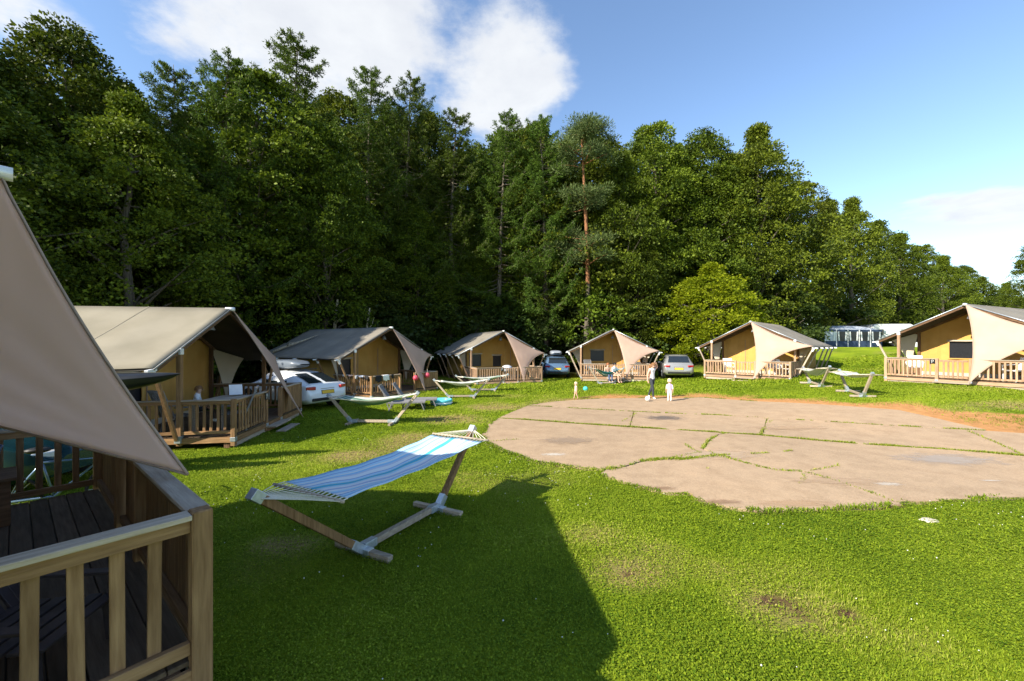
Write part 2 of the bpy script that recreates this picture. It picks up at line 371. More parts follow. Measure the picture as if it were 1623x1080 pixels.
def build_ground():
    xs = np.concatenate([[-900, -500, -300, -180, -120, -85, -65, -52], np.arange(-45, -13, 1.2), np.arange(-13, 25, .2), np.arange(25, 60, 1.2), [65, 80, 110, 160, 250, 400, 700, 900]])
    ys = np.concatenate([[-600, -300, -150, -80, -45, -28], np.arange(-18, .8, 1.2), np.arange(.8, 30, .2), np.arange(30, 75, 1.2), [80, 95, 120, 160, 240, 400, 700, 1200, 2000]])
    X, Y = np.meshgrid(xs, ys, indexing='ij'); Z = terrain(X, Y)
    d = samp(dirt, X, Y); pd = samp(pad.astype(float), X, Y)
    # only cells fully under the slabs sink a little
    Z = Z - .05 * pd + .012 * (vnoise(X, Y, .5, 9) - .5) * (np.abs(X) < 30)
    nx, ny = X.shape; V = np.stack([X, Y, Z], -1).reshape(-1, 3)
    idx = np.arange(nx * ny).reshape(nx, ny); Fc = np.stack([idx[:-1, :-1], idx[1:, :-1], idx[1:, 1:], idx[:-1, 1:]], -1).reshape(-1, 4)
    me = np_mesh('ground', V, Fc); me.polygons.foreach_set('use_smooth', [True] * len(Fc))
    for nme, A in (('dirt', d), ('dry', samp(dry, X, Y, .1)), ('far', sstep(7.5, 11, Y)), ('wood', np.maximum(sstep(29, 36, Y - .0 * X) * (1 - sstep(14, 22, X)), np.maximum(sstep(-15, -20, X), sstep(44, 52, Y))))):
        a = me.attributes.new(nme, 'FLOAT', 'POINT'); a.data.foreach_set('value', A.reshape(-1).astype(np.float32))
    me.materials.append(ground_material())
    return tag(put('ground', me), kind='structure')
def np_mesh(name, V, Fc):
    me = bpy.data.meshes.new(name); V = np.ascontiguousarray(V, np.float32); Fc = np.ascontiguousarray(Fc, np.int32); n, k = Fc.shape
    me.vertices.add(len(V)); me.vertices.foreach_set('co', V.ravel()); me.loops.add(n * k); me.loops.foreach_set('vertex_index', Fc.ravel())
    me.polygons.add(n); me.polygons.foreach_set('loop_start', np.arange(0, n * k, k, dtype=np.int32)); me.polygons.foreach_set('loop_total', np.full(n, k, np.int32))
    me.update(calc_edges=True); return me
build_ground()

# ------------------------------------------------------------------ concrete pad
def concrete_material():
    Mt = bpy.data.materials.new('worn_concrete'); Mt.use_nodes = True; nt = Mt.node_tree; N = nt.nodes; L = nt.links; b = N['Principled BSDF']
    b.inputs['Roughness'].default_value = .9; b.inputs['Specular IOR Level'].default_value = .2
    tc = N.new('ShaderNodeTexCoord')
    def noise(s, d, r=.6):
        n = N.new('ShaderNodeTexNoise'); n.inputs['Scale'].default_value = s; n.inputs['Detail'].default_value = d; n.inputs['Roughness'].default_value = r
        L.new(tc.outputs['Object'], n.inputs['Vector']); return n.outputs[0]
    def ramp(src, stops):
        r = N.new('ShaderNodeValToRGB'); e = r.color_ramp.elements
        e[0].position, e[0].color = stops[0][0], (*stops[0][1], 1); e[1].position, e[1].color = stops[-1][0], (*stops[-1][1], 1)
        for p, c in stops[1:-1]: q = e.new(p); q.color = (*c, 1)
        L.new(src, r.inputs[0]); return r.outputs[0]
    def mul(a, c, f=1.):
        m = N.new('ShaderNodeMix'); m.data_type = 'RGBA'; m.blend_type = 'MULTIPLY'; m.inputs[0].default_value = f; L.new(a, m.inputs[6]); L.new(c, m.inputs[7]); return m.outputs[2]
    big = ramp(noise(.35, 5), [(.3, (.350, .252, .165)), (.5, (.382, .275, .180)), (.7, (.405, .285, .182))])
    midc = ramp(noise(2.2, 8, .7), [(.3, (.80, .78, .76)), (.55, (1, 1, 1)), (.75, (1.08, 1.06, 1.03))])
    fine = ramp(noise(26, 6, .85), [(.3, (.66, .64, .61)), (.5, (1, 1, 1)), (.7, (1.22, 1.2, 1.17))])
    c = mul(mul(big, midc), fine, .75)
    oi = N.new('ShaderNodeObjectInfo'); mr = N.new('ShaderNodeMapRange'); mr.inputs[3].default_value = .93; mr.inputs[4].default_value = 1.05; L.new(oi.outputs['Random'], mr.inputs[0])
    hs = N.new('ShaderNodeHueSaturation'); L.new(mr.outputs[0], hs.inputs['Value']); L.new(c, hs.inputs['Color']); L.new(hs.outputs[0], b.inputs['Base Color'])
    bp = N.new('ShaderNodeBump'); bp.inputs['Strength'].default_value = .5; bp.inputs['Distance'].default_value = .01; L.new(noise(60, 6, .8), bp.inputs['Height']); L.new(bp.outputs[0], b.inputs['Normal'])
    return Mt
M['concrete'] = concrete_material()
pad_root = empty('concrete_pad', (0, 0, 0)); tag(pad_root, kind='structure')
def build_slab(poly):
    pts = []
    n = len(poly)
    for k in range(n):
        a = Vector(poly[k]); c = Vector(poly[(k + 1) % n]); m = max(1, int((c - a).length / .28)); nr = Vector((-(c - a).y, (c - a).x)).normalized() if (c - a).length > 1e-6 else Vector((0, 0))
        for i in range(m):
            p = a.lerp(c, i / m) + nr * (random.gauss(0, .007) if i else 0); pts.append(p)
    bm = bmesh.new(); vs = [bm.verts.new((p.x, p.y, 0)) for p in pts]; f = bm.faces.new(vs)
    if f.calc_area() and f.normal.z < 0: f.normal_flip()
    bmesh.ops.triangulate(bm, faces=[f])
    for ax in (0, 1):
        lo = min(v.co[ax] for v in bm.verts); hi = max(v.co[ax] for v in bm.verts); t = lo + 1.1
        while t < hi - .2:
            no = (1, 0, 0) if ax == 0 else (0, 1, 0); co = (t, 0, 0) if ax == 0 else (0, t, 0)
            bmesh.ops.bisect_plane(bm, geom=bm.verts[:] + bm.edges[:] + bm.faces[:], plane_co=co, plane_no=no, dist=.0005); t += 1.1
    bmesh.ops.recalc_face_normals(bm, faces=bm.faces[:])
    if sum(f.normal.z for f in bm.faces) < 0: bmesh.ops.reverse_faces(bm, faces=bm.faces[:])
    bd = [e for e in bm.edges if e.is_boundary]
    r = bmesh.ops.extrude_edge_only(bm, edges=bd); low = [v for v in r['geom'] if isinstance(v, bmesh.types.BMVert)]; ls = set(low)
    for v in bm.verts: v.co.z = tz(v.co.x, v.co.y) + (-.09 if v in ls else .018)
    me = bpy.data.meshes.new('slab'); bm.to_mesh(me); bm.free(); me.materials.append(M['concrete']); return put('slab', me, pad_root)
for s in slabs: build_slab(s)
def stain(px, py, rx_, ry_, col, name, z=.022):
    c = gp(px, py); Mt = bpy.data.materials.new(name + '_mark'); Mt.use_nodes = True; nt = Mt.node_tree; N = nt.nodes; L = nt.links; b = N['Principled BSDF']
    b.inputs['Base Color'].default_value = (*col, 1); b.inputs['Roughness'].default_value = .9
    tc = N.new('ShaderNodeTexCoord'); ln = N.new('ShaderNodeVectorMath'); ln.operation = 'LENGTH'; L.new(tc.outputs['Object'], ln.inputs[0])
    nz = N.new('ShaderNodeTexNoise'); nz.inputs['Scale'].default_value = 5; nz.inputs['Detail'].default_value = 6; oi = N.new('ShaderNodeObjectInfo')
    ad = N.new('ShaderNodeVectorMath'); ad.operation = 'ADD'; L.new(tc.outputs['Object'], ad.inputs[0]); L.new(oi.outputs['Location'], ad.inputs[1]); L.new(ad.outputs[0], nz.inputs['Vector'])
    ma = N.new('ShaderNodeMath'); ma.operation = 'MULTIPLY_ADD'; L.new(nz.outputs[0], ma.inputs[0]); ma.inputs[1].default_value = -1.3; ma.inputs[2].default_value = 1.45
    mb = N.new('ShaderNodeMath'); mb.operation = 'SUBTRACT'; L.new(ma.outputs[0], mb.inputs[0]); L.new(ln.outputs['Value'], mb.inputs[1])
    mc = N.new('ShaderNodeMapRange'); mc.inputs[1].default_value = 0; mc.inputs[2].default_value = .5; mc.inputs[4].default_value = .62; L.new(mb.outputs[0], mc.inputs[0]); L.new(mc.outputs[0], b.inputs['Alpha'])
    mbd = MB(); mbd.lathe([(.001, 0), (.5, 0), (1, 0)], 24); me = mbd.mesh(name, Mt)
    for v in me.vertices: v.co.z = 0
    o = put(name, me, pad_root, (c.x, c.y, c.z + z)); o.scale = (rx_, ry_, 1)
    for v in me.vertices: v.co.z = tz(c.x + v.co.x * rx_, c.y + v.co.y * ry_) - c.z
    return o
stain(1052, 663.5, .95, .62, (.12, .105, .10), 'dark_stain')
stain(1405, 769, .35, .12, (.62, .57, .50), 'worn_paint'); stain(1570, 764, .28, .05, (.62, .57, .50), 'worn_paint', .026); stain(878, 722, .4, .16, (.60, .55, .48), 'worn_paint', .024)
stain(1045, 776, .42, .13, (.27, .165, .095), 'soil_stain', .023); stain(1140, 798, .5, .13, (.28, .17, .10), 'soil_stain', .029); stain(1260, 800, .8, .18, (.44, .29, .17), 'sandy_stain', .023); stain(1330, 765, 1.2, .3, (.44, .31, .2), 'sandy_stain', .031); stain(900, 700, 1.0, .5, (.30, .22, .155), 'grey_stain', .033); stain(1250, 680, 1.5, .4, (.45, .31, .19), 'sandy_stain', .035); stain(1140, 722, 1.4, .5, (.48, .36, .25), 'sandy_stain', .025); stain(1500, 730, 1.5, .6, (.38, .33, .29), 'grey_stain', .027)

# ------------------------------------------------------------------ grass
def blade_material(name, a, c, dryc, tr=.3):
    Mt = bpy.data.materials.new(name); Mt.use_nodes = True; nt = Mt.node_tree; N = nt.nodes; L = nt.links; b = N['Principled BSDF']
    b.inputs['Roughness'].default_value = .6; b.inputs['Specular IOR Level'].default_value = .12
    at = N.new('ShaderNodeAttribute'); at.attribute_name = 'tone'; r = N.new('ShaderNodeValToRGB'); e = r.color_ramp.elements
    e[0].position = 0; e[0].color = (*a, 1); e[1].position = .55; e[1].color = (*c, 1); q = e.new(1.0); q.color = (*dryc, 1)
    L.new(at.outputs['Fac'], r.inputs[0]); L.new(r.outputs[0], b.inputs['Base Color'])
    t = N.new('ShaderNodeBsdfTranslucent'); L.new(r.outputs[0], t.inputs[0]); mx = N.new('ShaderNodeMixShader'); mx.inputs[0].default_value = tr
    L.new(b.outputs[0], mx.inputs[1]); L.new(t.outputs[0], mx.inputs[2]); L.new(mx.outputs[0], N['Material Output'].inputs[0]); return Mt
M['blade'] = blade_material('grass_blades', (.082, .150, .008), (.285, .365, .022), (.46, .37, .14), .40)
def blades(x, y, h, w, leaf, tone, seed):
    """bent kite-shaped blades; leaf=True ones lie like clover leaflets"""
    rg = np.random.default_rng(seed); n = len(x); z = terrain(x, y) - .004
    a = rg.uniform(0, 2 * np.pi, n); ln = rg.uniform(.25, 1.1, n); ca, sa = np.cos(a), np.sin(a)
    P = np.zeros((n, 4, 3)); base = np.stack([x, y, z], -1); side = np.stack([-sa, ca, np.zeros(n)], -1); out = np.stack([ca, sa, np.zeros(n)], -1); up = np.array([0, 0, 1.])
    hh = h[:, None]; ww = w[:, None]; l = ln[:, None]
    midp = base + up * hh * .55 + out * hh * .25 * l; tip = base + up * hh * (1 - .18 * l) + out * hh * .75 * l
    P[:, 0] = base; P[:, 1] = midp + side * ww * .5; P[:, 2] = tip; P[:, 3] = midp - side * ww * .5
    k = leaf
    if k.any():
        s = (w * 2.5)[:, None]; tl = rg.uniform(-.35, .35, n)[:, None]; cb = base + up * hh * .75
        Q = np.stack([cb - out * s * .5, cb + side * s * .45 + up * s * tl, cb + out * s * .5 + up * s * rg.uniform(-.3, .3, n)[:, None], cb - side * s * .45 - up * s * tl], 1)
        P[k] = Q[k]
    return P.reshape(-1, 3), np.repeat(tone, 4)
def grass():
    Vs = []; Ts = []
    for (y0, y1, dens, hm, wm, leafp, sd) in [(2.0, 4.6, 12500, .036, .0062, .5, 1), (4.6, 7.5, 6800, .038, .0080, .45, 2), (7.5, 12, 2700, .040, .0115, .35, 3), (12, 20, 700, .045, .020, .2, 4), (20, 29, 220, .075, .045, .1, 5)]:
        area = 1.32 * (y1 * y1 - y0 * y0) ; n = int(area * dens)
        rg = np.random.default_rng(sd); y = np.sqrt(rg.uniform(y0 * y0, y1 * y1, n)); x = rg.uniform(-1.32, 1.32, n) * y
        d = samp(dirt, x, y); dr_ = samp(dry, x, y, .1)
        pk = samp(pad.astype(float), x, y); cl = vnoise(x, y, .22, 21); c2 = vnoise(x, y, .8, 22)
        keep = (pk < .5) & (rg.random(n) > d * 1.1 - .1) & (rg.random(n) > dr_ * .55) & (rg.random(n) < .45 + .75 * cl)
        for (tx, ty, a) in [(t['o'][0], t['o'][1], t['yaw']) for t in TENTS]:
            lx = (x - tx) * math.cos(a) + (y - ty) * math.sin(a); ly = -(x - tx) * math.sin(a) + (y - ty) * math.cos(a)
            keep &= ~((np.abs(lx) < 2.2) & (ly > .02) & (ly < 9))
        x, y, dr_, cl, c2 = x[keep], y[keep], dr_[keep], cl[keep], c2[keep]; n = len(x)
        h = hm * rg.uniform(.55, 1.35, n) * (.7 + .7 * c2); w = wm * rg.uniform(.6, 1.3, n)
        clover = vnoise(x, y, 1.6, 31) > .42
        leaf = (rg.random(n) < leafp * np.where(clover, 1.5, .35))
        tone = np.clip(rg.uniform(.0, .7, n) * .75 + .34 * (vnoise(x, y, 1.3, 61) - .35) + .12 * c2 - .12 * leaf + dr_ * rg.uniform(0, .75, n) + .05 * (rg.random(n) > .97), 0, 1)
        v, t = blades(x, y, h, w, leaf, tone, sd + 40); Vs.append(v); Ts.append(t)
    V = np.concatenate(Vs); T = np.concatenate(Ts); me = np_mesh('lawn_grass', V, np.arange(len(V)).reshape(-1, 4))
    a = me.attributes.new('tone', 'FLOAT', 'POINT'); a.data.foreach_set('value', T.astype(np.float32)); me.materials.append(M['blade'])
    tag(put('lawn_grass', me), 'short green lawn grass and clover around the concrete pad', 'grass', kind='stuff')
    # tall weeds in the joints of the pad and along its edge
    lines = [(J1, 260, .014), (J2, 620, .020), (CR[:7], 620, .045), (CR[6:11], 220, .03), (CR[10:], 60, .02), (mid, 110, .025)]
    lines += [(G2(p), nn * .5, .02) for p, nn in [([(771, 702), (800, 699), (887, 694.5)], 160), ([(985, 669.6), (1009, 656)], 110), ([(1081, 702), (1095, 712), (1112, 720)], 200), ([(1145, 723), (1199, 720.6), (1256, 716)], 420),
              ([(1535, 685), (1584, 705), (1619, 722)], 190), ([(1204, 690), (1212, 678), (1223.7, 666)], 150), ([(1275, 749), (1311, 743), (1335, 738)], 130), ([(1265, 769), (1275, 760), (1275, 750)], 130), ([(1106, 742), (1130, 746)], 90), ([(1096, 783), (1130, 782), (1160, 779)], 190), ([(1060, 728), (1090, 722), (1120, 716)], 150)]]
    nl = len(lines)
    lines += [(left_e, 420, .04), (bot_e, 330, .04), (rbot_e[3:], 330, .04), (top_e[:6], 200, .04)]
    X = []; Y = []; Hh = []; To = []
    rg = np.random.default_rng(5)
    for li, (pl, per, sp) in enumerate(lines):
        for (x1, y1), (x2, y2) in zip(pl[:-1], pl[1:]):
            L_ = math.hypot(x2 - x1, y2 - y1); k = int(per * L_); t = rg.random(k); xx = x1 + (x2 - x1) * t + rg.normal(0, sp, k); yy = y1 + (y2 - y1) * t + rg.normal(0, sp, k)
            m = vnoise(xx, yy, .45, 77) > (.22 if li == 1 else .44)
            X.append(xx[m]); Y.append(yy[m]); To.append(rg.uniform(.1, .9, m.sum()) if li < nl else rg.uniform(0, .5, m.sum())); Hh.append((.018 + .035 * rg.random(m.sum())) * (.5 + vnoise(xx[m], yy[m], .5, 78)))
    X = np.concatenate(X); Y = np.concatenate(Y); Hh = np.concatenate(Hh); n = len(X); v, t = blades(X, Y, Hh + .022, .012 * (.6 + rg.random(n)), np.zeros(n, bool), np.concatenate(To), 99)
    me = np_mesh('crack_grass', v, np.arange(len(v)).reshape(-1, 4)); a = me.attributes.new('tone', 'FLOAT', 'POINT'); a.data.foreach_set('value', t.astype(np.float32)); me.materials.append(M['blade'])
    tag(put('crack_grass', me), 'tufts of grass growing in the cracks of the concrete', 'grass', kind='stuff')
    # white clover heads
    n = 1100; y = np.sqrt(rg.uniform(2.2 ** 2, 11 ** 2, n)); x = rg.uniform(-1.3, 1.3, n) * y
    k = (samp(pad.astype(float), x, y) < .5) & (vnoise(x, y, 1.1, 41) > .5) & (samp(dirt, x, y) < .2) & (samp(dry, x, y) < .5); x, y = x[k], y[k]; n = len(x)
    z = terrain(x, y) + rg.uniform(.035, .06, n); s = rg.uniform(.005, .0095, n)
    off = np.array([[1, 0, 0], [0, 1, 0], [-1, 0, 0], [0, -1, 0], [0, 0, 1], [0, 0, -1]], float)
    V = (np.stack([x, y, z], -1)[:, None] + off[None] * s[:, None, None]).reshape(-1, 3)
    f0 = np.array([[0, 1, 4], [1, 2, 4], [2, 3, 4], [3, 0, 4], [1, 0, 5], [2, 1, 5], [3, 2, 5], [0, 3, 5]]); Fc = (f0[None] + (np.arange(n) * 6)[:, None, None]).reshape(-1, 3)
    me = np_mesh('clover_flowers', V, Fc); me.materials.append(mat('clover_white', (.62, .60, .55), .8, (.72, .70, .66), scale=50))
    tag(put('clover_flowers', me), 'tiny white clover flowers dotted over the lawn', 'flowers', kind='stuff')
# ------------------------------------------------------------------ tents
TENTS = [dict(o=(-3.505, 3.712), yaw=R(141), z=.385), dict(o=(-6.895, 11.646), yaw=R(99.5), z=.071), dict(o=(-5.207, 20.061), yaw=R(59.8), z=-.05),
         dict(o=(-.103, 25.288), yaw=R(23.8), z=-.02), dict(o=(6.791, 26.593), yaw=R(-8.4), z=.132), dict(o=(13.372, 23.209), yaw=R(-46), z=.456), dict(o=(18.181, 16.659), yaw=R(-66.1), z=.78)]
DW, RH, DZ, S1, S2 = 2.2, 1.07, .22, -.48, .52
WALL_Y, RL = 2.75, 6.8
bal_me = {}; WK = ['wood_']
def unit_box(name, d, m, bevel=0):
    mb = MB(); mb.box((0, 0, 0), d)
    if not bevel: return mb.mesh(name, m)
    me = mb.mesh(name, m); bm = bmesh.new(); bm.from_mesh(me); bmesh.ops.bevel(bm, geom=bm.edges[:], offset=bevel, segments=1, affect='EDGES'); bm.to_mesh(me); bm.free(); return me
for wk in ('wood_', 'tan_', 'brown_'):
    bal_me['baluster' + wk] = unit_box('baluster', (.058, .028, .72), M[wk + 'z'], .004); bal_me['plank' + wk] = unit_box('plank', (.094, .02, .74), M[wk + 'z'], .003)
bal_me['deck_board'] = unit_box('deck_board', (2 * DW - .03, .134, .028), M['deck'], .004)
def rail_panel(T, a, b, closed=False, cap=True, zt=RH):
    """posts are made elsewhere; a, b are plan points"""
    a = Vector((*a, 0)); b = Vector((*b, 0)); d = (b - a); L = d.length; d.normalize(); ang = math.atan2(d.y, d.x)
    p0, p1 = a + d * .05, b - d * .05; along = 'x' if abs(d.x) > abs(d.y) else 'y'
    mb = MB(); mb.bar(p0 + Vector((0, 0, zt - .072)), p1 + Vector((0, 0, zt - .072)), .042, .078); mb.build('top_rail', M[WK[0] + along], T, bevel=.004)
    mb = MB(); mb.bar(p0 + Vector((0, 0, DZ + .085)), p1 + Vector((0, 0, DZ + .085)), .042, .07); mb.build('bottom_rail', M[WK[0] + along], T, bevel=.004)
    if cap:
        mb = MB(); mb.bar(p0 + Vector((0, 0, zt - .018)), p1 + Vector((0, 0, zt - .018)), .115, .03); mb.build('hand_rail', M[('wood_' if WK[0] == 'brown_' else 'pale_') + along], T, bevel=.005)
    sp, w, key = (.098, .094, 'plank') if closed else (.142, .058, 'baluster')
    n = max(1, int(round((L - .1) / sp)) - (0 if closed else 1)); nrm = Vector((d.y, -d.x, 0))
    for k in range(n):
        t = .05 + (L - .1) * ((k + .5) / n if closed else (k + 1) / (n + 1))
        o = put(key, bal_me[key + WK[0]], T, a + d * t + nrm * .034 + Vector((random.uniform(-.003, .003), 0, DZ + .05 + .36)), ang)
        o.rotation_euler = (random.gauss(0, .004), random.gauss(0, .006), ang)
def tri_sheet(A, B, C, n=14, pull=(.1, .1, .1), billow=.1, ripple=0.0):
    A, B, C = Vector(A), Vector(B), Vector(C); cen = (A + B + C) / 3; nr = (B - A).cross(C - A).normalized()
    idx = {}; v = []; f = []
    for i in range(n + 1):
        for j in range(n + 1 - i):
            u, w = i / n, j / n; t = 1 - u - w; p = A * t + B * u + C * w
            # edge AB: w=0, BC: t=0, CA: u=0
            k = pull[0] * 4 * t * u * (1 - w) ** 2 + 0
            p = p + (cen - (A + B) / 2) * (pull[0] * 4 * t * u * max(0, 1 - 3 * w)) + (cen - (B + C) / 2) * (pull[1] * 4 * u * w * max(0, 1 - 3 * t)) + (cen - (A + C) / 2) * (pull[2] * 4 * t * w * max(0, 1 - 3 * u))
            p = p + nr * (billow * 27 * t * u * w + ripple * (math.sin(30 * u / (u + t + .02)) * w ** 2 * (1 - w) * 4 + math.sin(26 * w / (w + u + .02)) * t ** 2 * (1 - t) * 4))
            idx[i, j] = len(v); v.append(p)
    for i in range(n):
        for j in range(n - i):
            f.append((idx[i, j], idx[i + 1, j], idx[i, j + 1]))
            if j < n - i - 1: f.append((idx[i + 1, j], idx[i + 1, j + 1], idx[i, j + 1]))
    edge = [[v[idx[i, 0]] for i in range(n + 1)], [v[idx[n - j, j]] for j in range(n + 1)], [v[idx[0, j]] for j in range(n, -1, -1)]]
    return v, f, edge
def wall_with_windows(mb, x0, x1, zb, ztop, y, wins, tk=.02):
    """front wall made of strips round the openings; ztop(x) follows the roof"""
    cuts = sorted(set([x0, x1, 0.0] + [w[0] for w in wins] + [w[1] for w in wins]))
    cuts2 = []
    for a, b in zip(cuts[:-1], cuts[1:]):
        m = max(1, int((b - a) / .22)); cuts2 += [a + (b - a) * i / m for i in range(m)]
    cuts2.append(cuts[-1])
    wob = lambda x, z: y + .018 * math.sin(x * 7.1 + z * 1.3) + .012 * math.sin(x * 17 + 2)
    for a, b in zip(cuts2[:-1], cuts2[1:]):
        mid_ = (a + b) / 2; w = [q for q in wins if q[0] <= mid_ <= q[1]]
        segs = [(zb, None)] if not w else [(zb, w[0][2]), (w[0][3], None)]
        for s0, s1 in segs:
            ta, tb = (ztop(a), ztop(b)) if s1 is None else (s1, s1)
            mb.add([(a, wob(a, s0), s0), (b, wob(b, s0), s0), (b, wob(b, tb), tb), (a, wob(a, ta), ta)], [(0, 1, 2, 3)])
def build_tent(i, label, wins, closed_right=False, closed_left_side=False, py=1.13, tip=None, sail_e=None, lamp=True, sign=False, detail=True, door=None):
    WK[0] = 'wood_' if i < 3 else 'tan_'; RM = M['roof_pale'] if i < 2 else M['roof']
    t = TENTS[i]; T = empty('safari_tent', (t['o'][0], t['o'][1], t['z']), t['yaw']); tag(T, label, 'tent', 'safari tents round the lawn')
    H, EW, EH = 3.39, (3.08 if i else 2.85), 1.86; EY = py + .02; PY = py if i else 1.12; GZ = -t['z'] - .15 if i else -.55
    nb = int(WALL_Y / .14)
    for k in range(nb):
        o = put('deck_board', bal_me['deck_board'], T, (0, .075 + k * .14, DZ - .014 + random.uniform(-.002, .002)))
    # fascia boards and footing
    def part(name, m, fn, **k):
        mb = MB(); fn(mb); return mb.build(name, m, T, **k)
    part('fascia_board', M[WK[0] + 'x'], lambda b: b.box((0, -.018, DZ - .095), (2 * DW + .04, .03, .13)), bevel=.004)
    part('fascia_board', M['pale_x'], lambda b: b.box((0, .02, DZ - .235), (2 * DW - .1, .03, .11)), bevel=.004)
    for s in (-1, 1):
        part('fascia_board', M[WK[0] + 'y'], lambda b: b.box((s * (DW + .018), 1.4, DZ - .095), (.03, 2.75, .13)), bevel=.004)
    for sx in (-DW + .06, 0, DW - .06):
        for yy in (.15, 2.6):
            part('footing', M['dark_z'], lambda b: b.box((sx, yy, (DZ - .03 + GZ) / 2), (.12, .12, DZ - .03 - GZ)))
    # steps
    for k in range(2 if i else 0):
        part('step', M['pale_x'], lambda b: b.box(((S1 + S2) / 2, -.17 - .24 * k, DZ - .13 - .14 * k), (S2 - S1 + .1, .25, .045)), bevel=.006)
        part('step_riser', M[WK[0] + 'x'], lambda b: b.box(((S1 + S2) / 2, -.06 - .24 * k, DZ - .20 - .14 * k), (S2 - S1 + .02, .03, .11)))
    # railing posts with steel shoes
    posts = [(-DW, 0), (S1, 0), (S2, 0), (DW, 0)]
    pm = unit_box('railing_post', (.098, .098, RH - DZ + .25), M[WK[0] + 'z'], .008)
    for x, y in posts:
        put('railing_post', pm, T, (x, y, (RH + .012 + DZ - .25) / 2))
        if i or x > -2: part('post_shoe', M['steel'], lambda b: b.box((x, y, DZ - .085), (.112, .112, .10)), bevel=.006)
        else: part('post_foot', M[WK[0] + 'z'], lambda b: b.box((x, y, DZ - .5), (.094, .094, .5)))
    for s in (-1, 1):
        part('roof_post', M[WK[0] + 'z'], lambda b: b.box((s * DW, PY, (2.14 + DZ - .2) / 2), (.10, .10, 2.14 - DZ + .2)), bevel=.008)
        part('post_bracket', M['zinc_white'], lambda b: b.box((s * DW, PY, 2.19), (.12, .12, .14)), bevel=.008)
        part('post_shoe', M['steel'], lambda b: b.box((s * (DW + .02), PY, DZ - .05), (.15, .13, .16)), bevel=.006)
    rail_panel(T, (-DW, 0), (S1, 0), i == 0)
    if i == 0: rail_panel(T, (S1 + .03, 0), (S2 - .03, 0), True); part('gap_shade_sheet', M['black'], lambda b: b.box((0, 1.36, DZ - .06), (2 * DW - .1, 2.6, .03)))  # black sheet added below the boards, stands in for shade in the gaps
    if i > 2: rail_panel(T, (S1 + .03, 0), (S2 - .03, 0), cap=False, zt=RH - .02)
    rail_panel(T, (S2, 0), (DW, 0), closed_right)
    for s in (-1, 1):
        rail_panel(T, (s * DW, 0), (s * DW, PY), closed_left_side and s < 0); rail_panel(T, (s * DW, PY), (s * DW, WALL_Y - .05), closed_left_side and s < 0)
    # roof: canvas with sag, ridge pole, edge tubes
    zr = lambda x: H - (H - EH) * abs(x) / EW
    yb = py - .02 + RL
    for s in (-1, 1):
        def fr(u, v, s=s):
            x = s * EW * u; y = EY - .03 + (yb - EY + .03) * v
            sag = .035 * math.sin(math.pi * u) * (.4 + .6 * abs(math.sin(math.pi * v * 4.5))) + .02 * math.sin(math.pi * v * 4.5) ** 2 * u
            return Vector((x, y, zr(x) - sag))
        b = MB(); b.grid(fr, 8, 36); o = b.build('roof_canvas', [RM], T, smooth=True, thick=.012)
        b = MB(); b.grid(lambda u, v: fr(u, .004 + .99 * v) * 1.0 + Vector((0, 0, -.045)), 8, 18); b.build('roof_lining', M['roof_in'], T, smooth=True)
        for v in (.3, .66):
            m2 = MB(); pts = [fr(u / 8, v) + Vector((0, 0, .012)) for u in range(9)]
            for a, c in zip(pts[:-1], pts[1:]): m2.bar(a, c, .03, .006)
            m2.build('seam', RM, o)
        part('roof_edge_tube', M['steel'] if i > 2 else M['dull_tube'], lambda b: b.tube([(0, EY - .05, H - .03), (s * EW, EY - .05, EH - .03)], .02, 8), smooth=True)
        part('rafter', M['dark_x'], lambda b: b.bar((0, py + .02, H - .1), (s * EW, py + .02, EH - .10), .06, .09))
        part('rafter', M['dark_x'], lambda b: b.bar((0, WALL_Y - .1, H - .1), (s * EW, WALL_Y - .1, EH - .10), .06, .09))
        for k in range(5):
            y = PY + .02 + k * (RL - .5) / 4.0
            part('leaning_pole', M[WK[0] + 'z'] if i < 4 else M['pale_z'], lambda b: b.bar((s * (DW + .07), y, DZ - .06 if k < 2 else GZ), (s * (EW - .06), y, EH - .05), .07, .07), bevel=.006)
            part('pole_cap', M['zinc_white'], lambda b: (b.bar((s * (EW - .12), y, EH + .01 - .05), (s * (EW + .15), y, EH - .07), .075, .06), b.bar((s * (EW - .02), y, EH - .06), (s * (EW - .11), y, EH - .24), .08, .08)), bevel=.006)
    part('ridge_pole', M['dark_y'], lambda b: b.box((0, (EY + yb) / 2, H - .13), (.08, yb - EY, .12)))
    part('ridge_cap', M['zinc_white'], lambda b: b.tube([(0, EY - .14, H - .03), (0, EY + .08, H - .03)], .055, 10), smooth=True)
    # canvas cabin
    WX = DW - .12
    b = MB(); wall_with_windows(b, -WX, WX, DZ, lambda x: zr(x) - .07, WALL_Y, wins); o = b.build('front_wall', M['ochre'], T, thick=.012)
    for x in ((-.75, .55) if door is None else door):
        m2 = MB(); m2.bar((x, WALL_Y - .03, DZ + .02), (x, WALL_Y - .03, 2.3), .025, .012); m2.build('zip_strip', M['seam'], o)
    m2 = MB(); m2.box((0, WALL_Y - .03, DZ + .08), (2 * WX, .012, .16)); m2.build('hem', M['cream'], o)
    for (x0, x1, z0, z1) in wins:
        m2 = MB(); m2.box(((x0 + x1) / 2, WALL_Y + .03, (z0 + z1) / 2), (x1 - x0 + .04, .012, z1 - z0 + .04)); p = m2.build('window', M['mesh'], T)
        m2 = MB(); 
        m2.bar((x0, WALL_Y - .025, z0), (x0, WALL_Y - .025, z1), .05, .02); m2.bar((x1, WALL_Y - .025, z0), (x1, WALL_Y - .025, z1), .05, .02); m2.bar((x0 - .02, WALL_Y - .027, z0), (x1 + .02, WALL_Y - .027, z0), .02, .05)
        m2.build('window_trim', M['ochre'], p)
